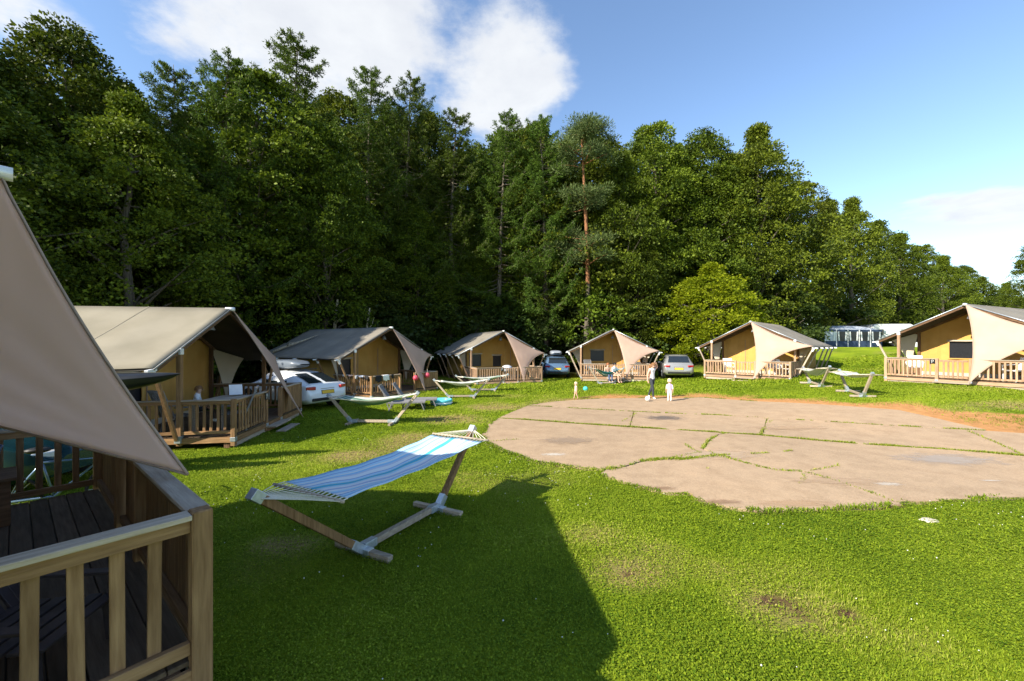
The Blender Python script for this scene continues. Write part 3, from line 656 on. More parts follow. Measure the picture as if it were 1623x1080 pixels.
        m2 = MB(); m2.tube([(x0 - .04, WALL_Y - .04, z1 + .02), ((x0 + x1) / 2, WALL_Y - .05, z1 + .005), (x1 + .04, WALL_Y - .04, z1 + .02)], .045, 8); m2.build('rolled_flap', M['cream'], p, smooth=True)
    for s in (-1, 1):
        def fw(u, v, s=s):
            y = WALL_Y + (yb - .3 - WALL_Y) * u; z = DZ + (zr(WX) - .07 - DZ) * v
            return Vector((s * (WX + .02 * math.sin(u * 40)), y, z))
        b = MB(); b.grid(fw, 30, 4); b.build('side_wall', M['ochre'], T, smooth=True, thick=.012)
        # cream side curtain tied back in the porch opening
        v, f, e = tri_sheet((s * (WX + .02), WALL_Y - .06, zr(WX) - .12), (s * (EW - .25), py + .9, EH + .02), (s * (DW - .02), WALL_Y - .5, DZ + .25), 10, (.0, .25, .1), .03)
        b = MB(); b.add(v, f); b.build('side_curtain', M['cream'], T, smooth=True)
        part('corner_post', M['dark_z'], lambda b: b.box((s * (WX - .02), WALL_Y - .09, 1.25), (.09, .09, 2.06)))
    b = MB(); yw = yb - .3; b.add([(-WX, yw, GZ), (WX, yw, GZ), (WX, yw, zr(WX) - .07), (0, yw, H - .07), (-WX, yw, zr(WX) - .07)], [(4, 3, 2, 1, 0)]); b.build('rear_wall', M['ochre'], T)
    b = MB(); b.box((0, (WALL_Y + yw) / 2, (DZ + GZ) / 2 - .02), (2 * DW - .06, yw - WALL_Y, DZ - GZ - .04)); b.build('plinth', M['dark_x'], T)
    # sail
    A = (0.02, EY - .07, H - .02); B = sail_e or (EW - .04, EY - .07, EH + .05); C = tip or (S2 + .14, -.60, .14)
    v, f, e = tri_sheet(A, B, C, 22 if tip is None else 44, (.20, .42, .16) if tip is None else (.15, .02, .07), -.05 if tip is None else .06, .010)
    b = MB(); b.add(v, f); o = b.build('shade_sail', M['sail_brightened' if i == 0 else 'sail'], T, smooth=True, thick=.004)
    b = MB()
    for ed in e: b.tube(ed, .011, 6)
    b.build('sail_hem', M['seam'], o, smooth=True)
    if lamp:
        part('lamp', M['grey_pl'], lambda b: (b.tube([(0, py + .5, H - .15), (0, py + .5, H - .42)], .008, 5), b.lathe([(.02, H - .42), (.06, H - .44), (.12, H - .62), (.115, H - .63), (.0, H - .60)], 14, (0, py + .5, 0))), smooth=True)
    if sign:
        p = part('number_plate', M['black'], lambda b: b.box((S1 - .11, -.07, RH - .13), (.17, .015, .19)))
        m2 = MB(); m2.tube([(S1 - .11 + .035 * math.cos(a), -.082, RH - .10 + .035 * math.sin(a)) for a in np.linspace(-1, 4.6, 12)] + [(S1 - .135, -.082, RH - .19)], .007, 5); m2.build('plate_mark', M['white_pl'], p)
    return T
build_tent(0, 'nearest safari tent at the left edge, its beige sail close to the camera', [], closed_right=True, py=.80, tip=(-1.42, -.11, 1.09), sail_e=(2.62, 2.45, 1.98), lamp=False)
build_tent(1, 'safari tent with sunlit pale roof on the left, facing right', [(-1.7, -.9, .8, 1.7)], closed_right=True, sign=True)
build_tent(2, 'shaded safari tent with washing and two pink balls on its railing', [(-1.95, -1.15, .85, 1.8)], closed_right=True)
build_tent(3, 'safari tent with two dark windows between the white car and the blue car', [(-1.85, -.95, 1.0, 1.85), (-.15, .5, .95, 1.75)], sign=True, door=(1.2,))
build_tent(4, 'safari tent facing the camera behind the woman and the toddlers', [(-1.5, -.48, 1.12, 1.95)], door=(.1, .75))
build_tent(5, 'safari tent without window showing, right of the silver car, sunlit ochre front', [], door=(-.75, .35))
build_tent(6, 'safari tent cut by the right edge, big dark window beside its sail', [(-1.05, .1, 1.02, 1.82)], sign=True, door=())
grass()

# ------------------------------------------------------------------ trees
def leaf_mat(name, a, c, tr=.35):
    Mt = bpy.data.materials.new(name); Mt.use_nodes = True; nt = Mt.node_tree; N = nt.nodes; L = nt.links; b = N['Principled BSDF']
    b.inputs['Roughness'].default_value = .55; b.inputs['Specular IOR Level'].default_value = .16
    gi = N.new('ShaderNodeNewGeometry'); oi = N.new('ShaderNodeObjectInfo'); tc = N.new('ShaderNodeTexCoord')
    nz = N.new('ShaderNodeTexNoise'); nz.inputs['Scale'].default_value = .55; nz.inputs['Detail'].default_value = 3; L.new(tc.outputs['Object'], nz.inputs['Vector'])
    ma = N.new('ShaderNodeMath'); ma.operation = 'MULTIPLY_ADD'; L.new(gi.outputs['Random Per Island'], ma.inputs[0]); ma.inputs[1].default_value = .55
    mb = N.new('ShaderNodeMath'); mb.operation = 'MULTIPLY_ADD'; L.new(nz.outputs[0], mb.inputs[0]); mb.inputs[1].default_value = .9; mb.inputs[2].default_value = -.22; L.new(mb.outputs[0], ma.inputs[2])
    r = N.new('ShaderNodeValToRGB'); e = r.color_ramp.elements; e[0].position = .15; e[0].color = (*a, 1); e[1].position = .9; e[1].color = (*c, 1); L.new(ma.outputs[0], r.inputs[0])
    mr = N.new('ShaderNodeMapRange'); mr.inputs[3].default_value = .78; mr.inputs[4].default_value = 1.22; L.new(oi.outputs['Random'], mr.inputs[0])
    mh = N.new('ShaderNodeMapRange'); mh.inputs[3].default_value = .485; mh.inputs[4].default_value = .51; L.new(oi.outputs['Random'], mh.inputs[0])
    hs = N.new('ShaderNodeHueSaturation'); L.new(mr.outputs[0], hs.inputs['Value']); L.new(mh.outputs[0], hs.inputs['Hue']); L.new(r.outputs[0], hs.inputs['Color'])
    L.new(hs.outputs[0], b.inputs['Base Color'])
    t = N.new('ShaderNodeBsdfTranslucent'); L.new(hs.outputs[0], t.inputs[0]); mx = N.new('ShaderNodeMixShader'); mx.inputs[0].default_value = tr
    L.new(b.outputs[0], mx.inputs[1]); L.new(t.outputs[0], mx.inputs[2]); L.new(mx.outputs[0], N['Material Output'].inputs[0]); return Mt
M['leaf_oak'] = leaf_mat('oak_leaves', (.022, .044, .005), (.142, .198, .014), .28)
M['leaf_beech'] = leaf_mat('beech_leaves', (.026, .046, .005), (.180, .222, .016), .28)
M['leaf_larch'] = leaf_mat('larch_needles', (.038, .075, .010), (.120, .185, .020), .35)
M['leaf_pine'] = leaf_mat('pine_needles', (.045, .070, .022), (.130, .160, .050), .2)
M['leaf_hazel'] = leaf_mat('hazel_leaves', (.120, .185, .006), (.330, .380, .014), .45)
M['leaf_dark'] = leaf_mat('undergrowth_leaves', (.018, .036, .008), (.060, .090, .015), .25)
M['bark'] = mat('grey_bark', (.075, .062, .048), .95, (.16, .135, .105), scale=3, stretch=(6, 6, 1), bump=.6, bscale=6)
M['bark_pine'] = mat('orange_pine_bark', (.17, .075, .035), .9, (.33, .15, .07), scale=2.5, stretch=(5, 5, 1.2), bump=.6, bscale=7)
def leaves_mesh(name, P, D, L, Wd, rg, material):
    """leaf quads at P along D with random roll"""
    n = len(P); D = D / (np.linalg.norm(D, axis=1, keepdims=True) + 1e-9); rnd = rg.normal(size=(n, 3)); S = np.cross(D, rnd); S /= (np.linalg.norm(S, axis=1, keepdims=True) + 1e-9)
    Nn = np.cross(S, D); l = L[:, None]; w = Wd[:, None]
    V = np.stack([P, P + D * l * .5 + S * w * .5 + Nn * l * .06, P + D * l - Nn * l * .05, P + D * l * .5 - S * w * .5 + Nn * l * .06], 1).reshape(-1, 3)
    me = np_mesh(name, V, np.arange(n * 4).reshape(-1, 4)); me.materials.append(material); return me
def broadleaf(seed, H=16., W=8.5, base=.12, clumps=300, per=105, leaf=.2, material=None, shape=.45, bark='bark', trunk_r=.28):
    rg = np.random.default_rng(seed); mb = MB()
    tp = [Vector((0, 0, -.5))]; 
    for k in range(1, 9): tp.append(Vector((rg.normal(0, .012 * H) * k / 8, rg.normal(0, .012 * H) * k / 8, H * .92 * k / 8)))
    mb.tube(tp, [trunk_r * (1 - .88 * k / 8) + .015 for k in range(9)], 9)
    lob = [(rg.uniform(0, 2 * np.pi), rg.uniform(.1, 1), rg.uniform(.12, .32)) for _ in range(9)]
    C = []; Rr = []
    while len(C) < clumps:
        v = base + (1 - base) * rg.random() ** .85; t = (v - base) / (1 - base)
        prof = (np.sin(np.pi * min(1, t * (1 - shape * .35) + .17)) ** .52) * (1 if t < .82 else 1 - (t - .82) * 1.6)
        a = rg.uniform(0, 2 * np.pi); bump = sum(am * np.exp(-(((a - la + np.pi) % (2 * np.pi) - np.pi) / .5) ** 2 - ((t - lt) / .16) ** 2) for la, lt, am in lob)
        rad = W / 2 * prof * (.70 + bump) * (1 - .6 * rg.random() ** 2.6) * (1.14 if rg.random() < .12 else 1)
        C.append((rad * np.cos(a), rad * np.sin(a), H * v)); Rr.append((.34 + .62 * rg.random() ** 1.6) * (.8 + .3 * prof) * (W / 8.5))
    C = np.array(C); Rr = np.array(Rr)
    for k in rg.choice(len(C), min(46, len(C)), replace=False):
        c = C[k]; z0 = max(.12 * H, c[2] - np.hypot(c[0], c[1]) * rg.uniform(.35, .9)); i = min(8, max(0, int(z0 / (H * .92) * 8))); s = Vector((tp[i].x, tp[i].y, z0))
        e = Vector(c); mdp = s.lerp(e, .5) + Vector((0, 0, .15 * (e - s).length * rg.uniform(-.3, .8)))
        r0 = .085 * (1 - z0 / H) + .03; mb.tube([s, mdp, e], [r0, r0 * .6, .012], 5, cap=False)
    n = clumps * per; ci = np.repeat(np.arange(clumps), per); u = rg.normal(size=(n, 3)); u /= np.linalg.norm(u, axis=1, keepdims=True)
    u[:, 2] = np.abs(u[:, 2]) * np.where(rg.random(n) < .86, 1, -.6)
    rr = Rr[ci] * rg.uniform(.55, 1.1, n); P = C[ci] + u * rr[:, None] * np.array([1.15, 1.15, .62]); P[:, 2] -= .22 * (np.hypot(u[:, 0], u[:, 1]) * rr)
    outd = np.concatenate([C[ci][:, :2], np.zeros((n, 1))], 1); outd /= (np.linalg.norm(outd, axis=1, keepdims=True) + .5)
    D = u * .7 + outd * .5 + rg.normal(size=(n, 3)) * .55 + np.array([0, 0, -.25]); L = leaf * rg.uniform(.6, 1.25, n)
    crown = leaves_mesh('crown', P, D, L, L * rg.uniform(.55, .8, n), rg, material)
    return mb.mesh('trunk', M[bark], True), crown
def conifer(seed, H=20., W=6.2, base=.18, nb=120, material=None, droop=.25, fine=1.0):
    rg = np.random.default_rng(seed); mb = MB(); lean = rg.normal(0, .015, 2)
    tp = [Vector((lean[0] * H * t * t + rg.normal(0, .03), lean[1] * H * t * t, H * t - .4)) for t in np.linspace(0, 1, 12)]
    mb.tube(tp, [.24 * (1 - t) + .012 for t in np.linspace(0, 1, 12)], 8)
    P = []; D = []; Ls = []
    for k in range(nb):
        t = base + (.985 - base) * (k / nb) ** .85; z = H * t - .3; q0 = (t - base) / (1 - base); prof = (1 - q0) ** .62 * min(1, .5 + 2.6 * q0)
        ln = W / 2 * prof * (rg.uniform(.45, 1.0) if rg.random() < .75 else rg.uniform(.95, 1.35)) + .15; a = k * 2.4 + rg.normal(0, .5); d = np.array([np.cos(a), np.sin(a), 0])
        rise = rg.uniform(-.18, .16) + .55 * max(0, t - .55)
        ts = np.linspace(0, 1, 8); sag = -droop * ln * np.sin(ts * np.pi * .8) * .5 + rise * ln * ts + .28 * ln * ts ** 3
        wob = np.cumsum(rg.normal(0, .03, 8)) * ln
        pts = np.array([[lean[0] * H * t * t, lean[1] * H * t * t, z]]) + d[None] * (ln * ts)[:, None] + np.stack([-d[1] * wob, d[0] * wob, sag], 1)
        mb.tube([Vector(p) for p in pts], [.034 * (1 - .8 * q) * (1.15 - .7 * t) + .006 for q in ts], 4, cap=False)
        # side twigs hang off the branch and carry the needle tufts
        m = max(5, int((12 + 13 * ln) * fine)); q = rg.uniform(.12, 1, m) ** .75; bp = np.stack([np.interp(q, ts, pts[:, c]) for c in range(3)], 1); sd = np.array([-d[1], d[0], 0]); sgn = rg.choice([-1, 1], m)
        tl = (.10 + .34 * np.sin(np.pi * np.clip(1.02 - q, 0, 1)) ** .8) * min(1.3, .35 + ln * .4) * rg.uniform(.5, 1.25, m)
        td = sd[None] * sgn[:, None] * .75 + d[None] * .6 + np.array([0, 0, -.22]) + rg.normal(0, .22, (m, 3)); td /= np.linalg.norm(td, axis=1, keepdims=True)
        for s in np.linspace(0.05, 1.0, 9):
            base_p = bp + td * (tl * s)[:, None] + np.array([0, 0, -.14])[None] * (tl * s * s)[:, None]
            P.append(base_p + rg.normal(0, .018, (m, 3))); D.append(td * .5 + rg.normal(0, .75, (m, 3)) + np.array([0, 0, .25])); Ls.append(rg.uniform(.08, .2, m))
        m2 = int(10 + 14 * ln); q = rg.uniform(.25, 1, m2); P.append(np.stack([np.interp(q, ts, pts[:, c]) for c in range(3)], 1) + rg.normal(0, .025, (m2, 3))); D.append(rg.normal(0, .8, (m2, 3)) + d * .4 + np.array([0, 0, .3])); Ls.append(rg.uniform(.09, .2, m2))
    P = np.concatenate(P); D = np.concatenate(D); L = np.concatenate(Ls)
    return mb.mesh('trunk', M['bark'], True), leaves_mesh('crown', P, D, L, L * rg.uniform(.2, .36, len(L)), rg, material)
def scots_pine(seed, H=19.):
    rg = np.random.default_rng(seed); mb = MB()
    tp = [Vector((.25 * math.sin(t * 4), .15 * math.cos(t * 3), H * .96 * t - .4)) for t in np.linspace(0, 1, 14)]
    mb.tube(tp, [.23 * (1 - .85 * t) + .02 for t in np.linspace(0, 1, 14)], 9)
    P = []; D = []; L = []
    spec = [(.99, 4, .9), (.95, 5, 1.5), (.90, 6, 2.0), (.84, 6, 2.3), (.70, 5, 2.2), (.665, 4, 1.9), (.54, 6, 2.5), (.50, 5, 2.3), (.44, 5, 2.2)]
    for zt, nb, ln0 in spec:
        for k in range(nb):
            a = rg.uniform(0, 2 * np.pi); ln = ln0 * rg.uniform(.6, 1.1); z = H * (zt - .01 + rg.normal(0, .01)); e = np.array([np.cos(a) * ln, np.sin(a) * ln, z + ln * rg.uniform(-.05, .3)])
            i = min(13, int(zt * 13)); s = np.array([tp[i].x, tp[i].y, z - .2]); mdp = (s + e) / 2 + np.array([0, 0, rg.normal(0, .12)])
            mb.tube([Vector(s), Vector(mdp), Vector(e)], [.05, .035, .012], 5, cap=False)
            for q in (1., .72, .5):
                c = s + (e - s) * q + rg.normal(0, .2, 3); m = 190; u = rg.normal(size=(m, 3)); u /= np.linalg.norm(u, axis=1, keepdims=True)
                P.append(c + u * rg.uniform(.1, .85, m)[:, None] * np.array([1, 1, .45])); D.append(u + np.array([0, 0, .5])); L.append(rg.uniform(.14, .28, m))
    P = np.concatenate(P); D = np.concatenate(D); L = np.concatenate(L)
    tm = mb.mesh('trunk', [M['bark'], M['bark_pine']], True)
    for p in tm.polygons:
        if p.center.z > H * .34: p.material_index = 1
    return tm, leaves_mesh('crown', P, D, L, L * .22, rg, M['leaf_pine'])
PROTO = {}
PROTO['oak1'] = broadleaf(101, 16, 9.5, .08, 430, 125, .165, M['leaf_oak'], .3) + (16,)
PROTO['oak2'] = broadleaf(202, 17, 8.8, .10, 430, 125, .165, M['leaf_oak'], .5) + (17,)
PROTO['beech1'] = broadleaf(303, 17, 8.5, .10, 430, 125, .165, M['leaf_beech'], .55) + (17,)
PROTO['beech2'] = broadleaf(404, 15, 9.5, .08, 430, 125, .165, M['leaf_beech'], .25) + (15,)
PROTO['larch1'] = conifer(505, 20, 8.4, .14, 175, M['leaf_larch'], .30, 1.0) + (20,)
PROTO['larch2'] = conifer(606, 20, 7.4, .16, 165, M['leaf_larch'], .40, 1.0) + (20,)
PROTO['larch3'] = conifer(707, 20, 9.0, .18, 165, M['leaf_larch'], .2, 1.0) + (20,)
PROTO['pine'] = scots_pine(808) + (19,)
PROTO['hazel'] = broadleaf(909, 8.6, 8.0, .0, 330, 120, .17, M['leaf_hazel'], .15, trunk_r=.12) + (8.6,)
PROTO['bush'] = broadleaf(919, 5.0, 5.6, .02, 120, 110, .17, M['leaf_dark'], .1, trunk_r=.07) + (5.0,)
PROTO['bush_lit'] = broadleaf(929, 5.0, 5.4, .02, 120, 110, .17, M['leaf_oak'], .1, trunk_r=.07) + (5.0,)
def plant_tree(kind, x, y, h, label, name, group=None, wide=1.0, rz=None, cat='tree'):
    tm, cm, H0 = PROTO[kind]; T = empty(name, (x, y, tz(x, y) - .1), rz if rz is not None else random.uniform(0, 6.28)); tag(T, label, cat, group)
    s = h / H0; sc = (s * wide, s * wide, s)
    put('trunk', tm, T, scale=sc); put('crown', cm, T, scale=sc); return T
def tree_px(kind, px, ytop, Y, label, name, group=None, wide=1.0, rz=None, cat='tree'):
    x = (px - CX) / F_PX * Y; h = CAM_H + (CY - ytop) / F_PX * Y - tz(x, Y) + .1
    return plant_tree(kind, x, Y, h, label, name, group, wide, rz, cat)
G1 = 'tall trees along the front of the wood'
FRONT = [
 ('oak1', -40, 66, 16.5, 'broad dark oak at the left edge above the near sail', 'oak_tree', 1.0),
 ('oak2', 108, 52, 18.5, 'tall leafy oak left of the first larch, high above the pale roof', 'oak_tree', 1.0),
 ('beech1', 190, 140, 19.8, 'lower dark beech between the two left oaks and the larch', 'beech_tree', .95),
 ('larch1', 262, 92, 21.5, 'slender larch with sky beside it, left of the big cloud edge', 'larch_tree', 1.0),
 ('larch3', 350, 58, 22.5, 'tall larch second in the row above the pale tent roof', 'larch_tree', .95),
 ('larch2', 455, 38, 27, 'highest larch of the wood, its top against the white cloud', 'larch_tree', 1.15),
 ('beech1', 405, 125, 25.5, 'broad beech with brownish leaves in front of the highest larch', 'beech_tree', 1.1),
 ('oak2', 515, 200, 27, 'rounded oak right of the brownish beech behind the shaded tent', 'oak_tree', .9),
 ('larch1', 580, 100, 33, 'pointed larch above the shaded tent with the washing', 'larch_tree', .95),
 ('larch3', 640, 100, 34, 'spiky larch just right of the pointed one above the shaded tent', 'larch_tree', .85),
 ('larch2', 712, 165, 35, 'lower larch standing before the gap of sky left of the middle', 'larch_tree', 1.1),
 ('larch3', 790, 174, 36, 'larch right of the sky gap, over the tent with two windows', 'larch_tree', .95),
 ('larch1', 866, 172, 36, 'larch left of the orange pine, over the blue car', 'larch_tree', .95),
 ('pine', 926, 186, 35, 'pine with bare orange upper trunk and bluish needle clumps', 'pine_tree', 1.0),
 ('oak1', 985, 245, 38, 'dark oak just right of the orange pine', 'oak_tree', .85),
 ('beech1', 1036, 200, 40, 'tall beech behind the tent that faces the camera', 'beech_tree', .95),
 ('oak2', 1115, 213, 41, 'tall oak rising behind the bright green bush', 'oak_tree', 1.0),
 ('beech2', 1200, 205, 40, 'broad sunlit beech, highest of the right half of the wood', 'beech_tree', .88),
 ('beech1', 1270, 290, 44, 'sunlit beech on the right shoulder of the wood', 'beech_tree', 1.0),
 ('beech2', 1350, 318, 50, 'round crowned beech above the tent right of the silver car', 'beech_tree', .85),
 ('oak1', 1425, 372, 54, 'rounded oak above the caravan awning', 'oak_tree', 1.0),
 ('beech2', 1495, 408, 60, 'low round tree behind the ridge of the rightmost tent', 'beech_tree', 1.0),
 ('oak1', 1556, 440, 72, 'farthest low tree of the wood on the right', 'oak_tree', 1.1),
 ('oak2', 1645, 378, 33, 'dark layered tree at the right edge of the picture', 'oak_tree', .85)]
for k, (kd, px, yt, Y, lb, nm, wd) in enumerate(FRONT): tree_px(kd, px, yt, Y, lb, nm, G1, wd, rz=(k * 2.39) % 6.28)
G2_ = 'trees in the back rows of the wood'
back = [(-150, 90, 24), (20, 110, 30), (160, 130, 32), (300, 190, 35), (390, 180, 36), (500, 170, 37), (600, 210, 38), (690, 260, 40), (760, 300, 41), (830, 290, 42), (900, 280, 43), (960, 280, 44), (1080, 260, 46), (1160, 255, 47), (1240, 300, 50), (1312, 322, 54), (1392, 352, 58), (1462, 390, 64), (1528, 422, 72), (1595, 450, 85), (1680, 460, 80),
        (560, 330, 31), (660, 330, 33), (740, 370, 37), (820, 380, 38), (870, 360, 39), (1010, 360, 37), (205, 160, 17.4), (300, 240, 26.5), (220, 220, 25), (60, 230, 23), (470, 260, 30), (680, 185, 39), (925, 215, 41), (960, 225, 42), (850, 205, 41), (795, 215, 42), (545, 160, 36), (750, 235, 42), (825, 215, 43), (890, 230, 44), (1010, 240, 45), (620, 180, 40), (1160, 250, 44), (1075, 235, 44)]
SHORT = ['the oak at the left edge', 'the tall oak left of the larches', 'the lower dark beech at left', 'the first larch from the left', 'the second larch from the left', 'the highest larch', 'the brownish beech', 'the rounded oak behind the shaded tent', 'the pointed larch', 'the spiky larch', 'the larch before the sky gap', 'the larch right of the sky gap', 'the larch left of the orange pine', 'the orange pine', 'the dark oak right of the pine', 'the beech behind the camera-facing tent', 'the oak behind the bright bush', 'the broad sunlit beech', 'the beech on the right shoulder', 'the round beech above the right tents', 'the oak above the awning', 'the low tree behind the rightmost ridge', 'the farthest low tree', 'the right edge tree']
used_labels = {}
def near_label(px, yt, what, land, names):
    j = min(range(len(land)), key=lambda q: abs(land[q] - px)); dx = px - land[j]
    rel = 'left of' if dx < -14 else 'right of' if dx > 14 else 'behind'
    base = what + ' ' + rel + ' ' + names[j]
    for adj in ('', 'lower ', 'lowest ', 'hidden '):
        if adj + base not in used_labels: used_labels[adj + base] = 1; return adj + base
    return base
for k, (px, yt, Y) in sorted(enumerate(back), key=lambda q: q[1][1]):
    tree_px(['oak1', 'beech1', 'oak2', 'beech2'][k % 4], px, yt, Y, near_label(px, yt, 'back-row tree', [f[1] for f in FRONT], SHORT), 'forest_tree', G2_, 1.0, rz=k * 1.7)
# the wood goes on to the left, beyond the frame
for k, (x, y, h) in enumerate([(-18.6, 13.3, 12.7), (-24, 9, 15), (-22, 14.6, 15.5), (-25, 17.5, 17), (-25, 4.5, 14), (-30, -3, 15), (-32, 11, 17), (-36, 22, 18), (-27, 16, 14)]):
    plant_tree(['oak1', 'oak2', 'beech1'][k % 3], x, y, h, 'leafy tree continuing the wood outside the left edge', 'forest_tree', 'trees of the wood beyond the left edge', 1.0)
tree_px('hazel', 1128, 420, 34.0, 'big round bright green hazel bush behind the silver car', 'hazel_bush', None, 1.3, 1.0, 'bush')
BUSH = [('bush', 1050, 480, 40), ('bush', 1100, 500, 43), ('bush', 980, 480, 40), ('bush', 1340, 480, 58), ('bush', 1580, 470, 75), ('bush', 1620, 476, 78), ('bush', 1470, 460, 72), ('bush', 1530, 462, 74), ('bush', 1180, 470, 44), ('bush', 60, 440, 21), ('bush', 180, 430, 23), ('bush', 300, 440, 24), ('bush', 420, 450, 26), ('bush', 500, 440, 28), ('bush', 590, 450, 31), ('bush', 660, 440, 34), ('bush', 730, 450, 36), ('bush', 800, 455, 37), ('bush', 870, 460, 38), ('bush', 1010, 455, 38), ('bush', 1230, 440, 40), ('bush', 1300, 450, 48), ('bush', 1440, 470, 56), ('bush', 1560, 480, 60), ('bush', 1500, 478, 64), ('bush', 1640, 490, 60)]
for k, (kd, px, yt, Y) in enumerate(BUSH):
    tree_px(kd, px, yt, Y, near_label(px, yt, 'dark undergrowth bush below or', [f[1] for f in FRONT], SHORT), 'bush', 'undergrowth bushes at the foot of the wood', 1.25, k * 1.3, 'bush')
tree_px('bush_lit', 940, 446, 36, 'green bush above the roof of the tent facing the camera', 'bush', None, 1.1, .5, 'bush')
tree_px('bush_lit', 1385, 474, 52, 'green bush behind the caravan awning', 'bush', None, 1.1, 2.5, 'bush')
# ------------------------------------------------------------------ hammocks
def stripe_mat(name, stops):
    Mt = bpy.data.materials.new(name); Mt.use_nodes = True; nt = Mt.node_tree; N = nt.nodes; L = nt.links; b = N['Principled BSDF']; b.inputs['Roughness'].default_value = .85; b.inputs['Specular IOR Level'].default_value = .15
    at = N.new('ShaderNodeAttribute'); at.attribute_name = 'across'; r = N.new('ShaderNodeValToRGB'); r.color_ramp.interpolation = 'CONSTANT'; e = r.color_ramp.elements
    e[0].position, e[0].color = stops[0][0], (*stops[0][1], 1); e[1].position, e[1].color = stops[1][0], (*stops[1][1], 1)
    for p, c in stops[2:]: q = e.new(p); q.color = (*c, 1)
    L.new(at.outputs['Fac'], r.inputs[0]); L.new(r.outputs[0], b.inputs['Base Color'])
    tc = N.new('ShaderNodeTexCoord'); nz = N.new('ShaderNodeTexNoise'); nz.inputs['Scale'].default_value = 120; L.new(tc.outputs['Object'], nz.inputs['Vector'])
    bp = N.new('ShaderNodeBump'); bp.inputs['Strength'].default_value = .25; bp.inputs['Distance'].default_value = .005; L.new(nz.outputs[0], bp.inputs['Height']); L.new(bp.outputs[0], b.inputs['Normal'])
    t = N.new('ShaderNodeBsdfTranslucent'); L.new(r.outputs[0], t.inputs[0]); mx = N.new('ShaderNodeMixShader'); mx.inputs[0].default_value = .3
    L.new(b.outputs[0], mx.inputs[1]); L.new(t.outputs[0], mx.inputs[2]); L.new(mx.outputs[0], N['Material Output'].inputs[0]); return Mt
sky_, mid_b, deep, wht, teal, gry, yel = (.58, .80, .92), (.38, .66, .86), (.30, .42, .68), (.88, .89, .88), (.12, .56, .74), (.66, .70, .80), (.70, .76, .60)
M['blue_stripe'] = stripe_mat('blue_striped_cloth', [(0, mid_b), (.035, sky_), (.09, deep), (.11, sky_), (.16, wht), (.19, mid_b), (.22, gry), (.25, wht), (.31, deep), (.33, sky_), (.39, yel), (.405, teal), (.49, yel), (.505, sky_), (.55, wht), (.60, gry), (.63, deep), (.645, wht), (.70, sky_), (.745, mid_b), (.77, gry), (.79, wht), (.845, deep), (.865, sky_), (.91, mid_b), (.95, wht), (.975, sky_)])
cg, gg, gl = (.60, .62, .55), (.10, .22, .15), (.26, .38, .30)
M['green_stripe'] = stripe_mat('green_striped_cloth', [(0, cg), (.12, gg), (.2, gl), (.3, cg), (.36, gg), (.5, gl), (.58, cg), (.66, gg), (.8, gl), (.88, cg)])
tl = (.05, .22, .24)
M['teal_stripe'] = stripe_mat('teal_striped_cloth', [(0, tl), (.15, cg), (.22, tl), (.4, gl), (.5, cg), (.56, tl), (.75, cg), (.82, tl)])
M['cream_stripe'] = stripe_mat('cream_striped_cloth', [(0, cg), (.3, (.66, .66, .62)), (.5, gl), (.56, cg), (.8, (.66, .66, .62))])
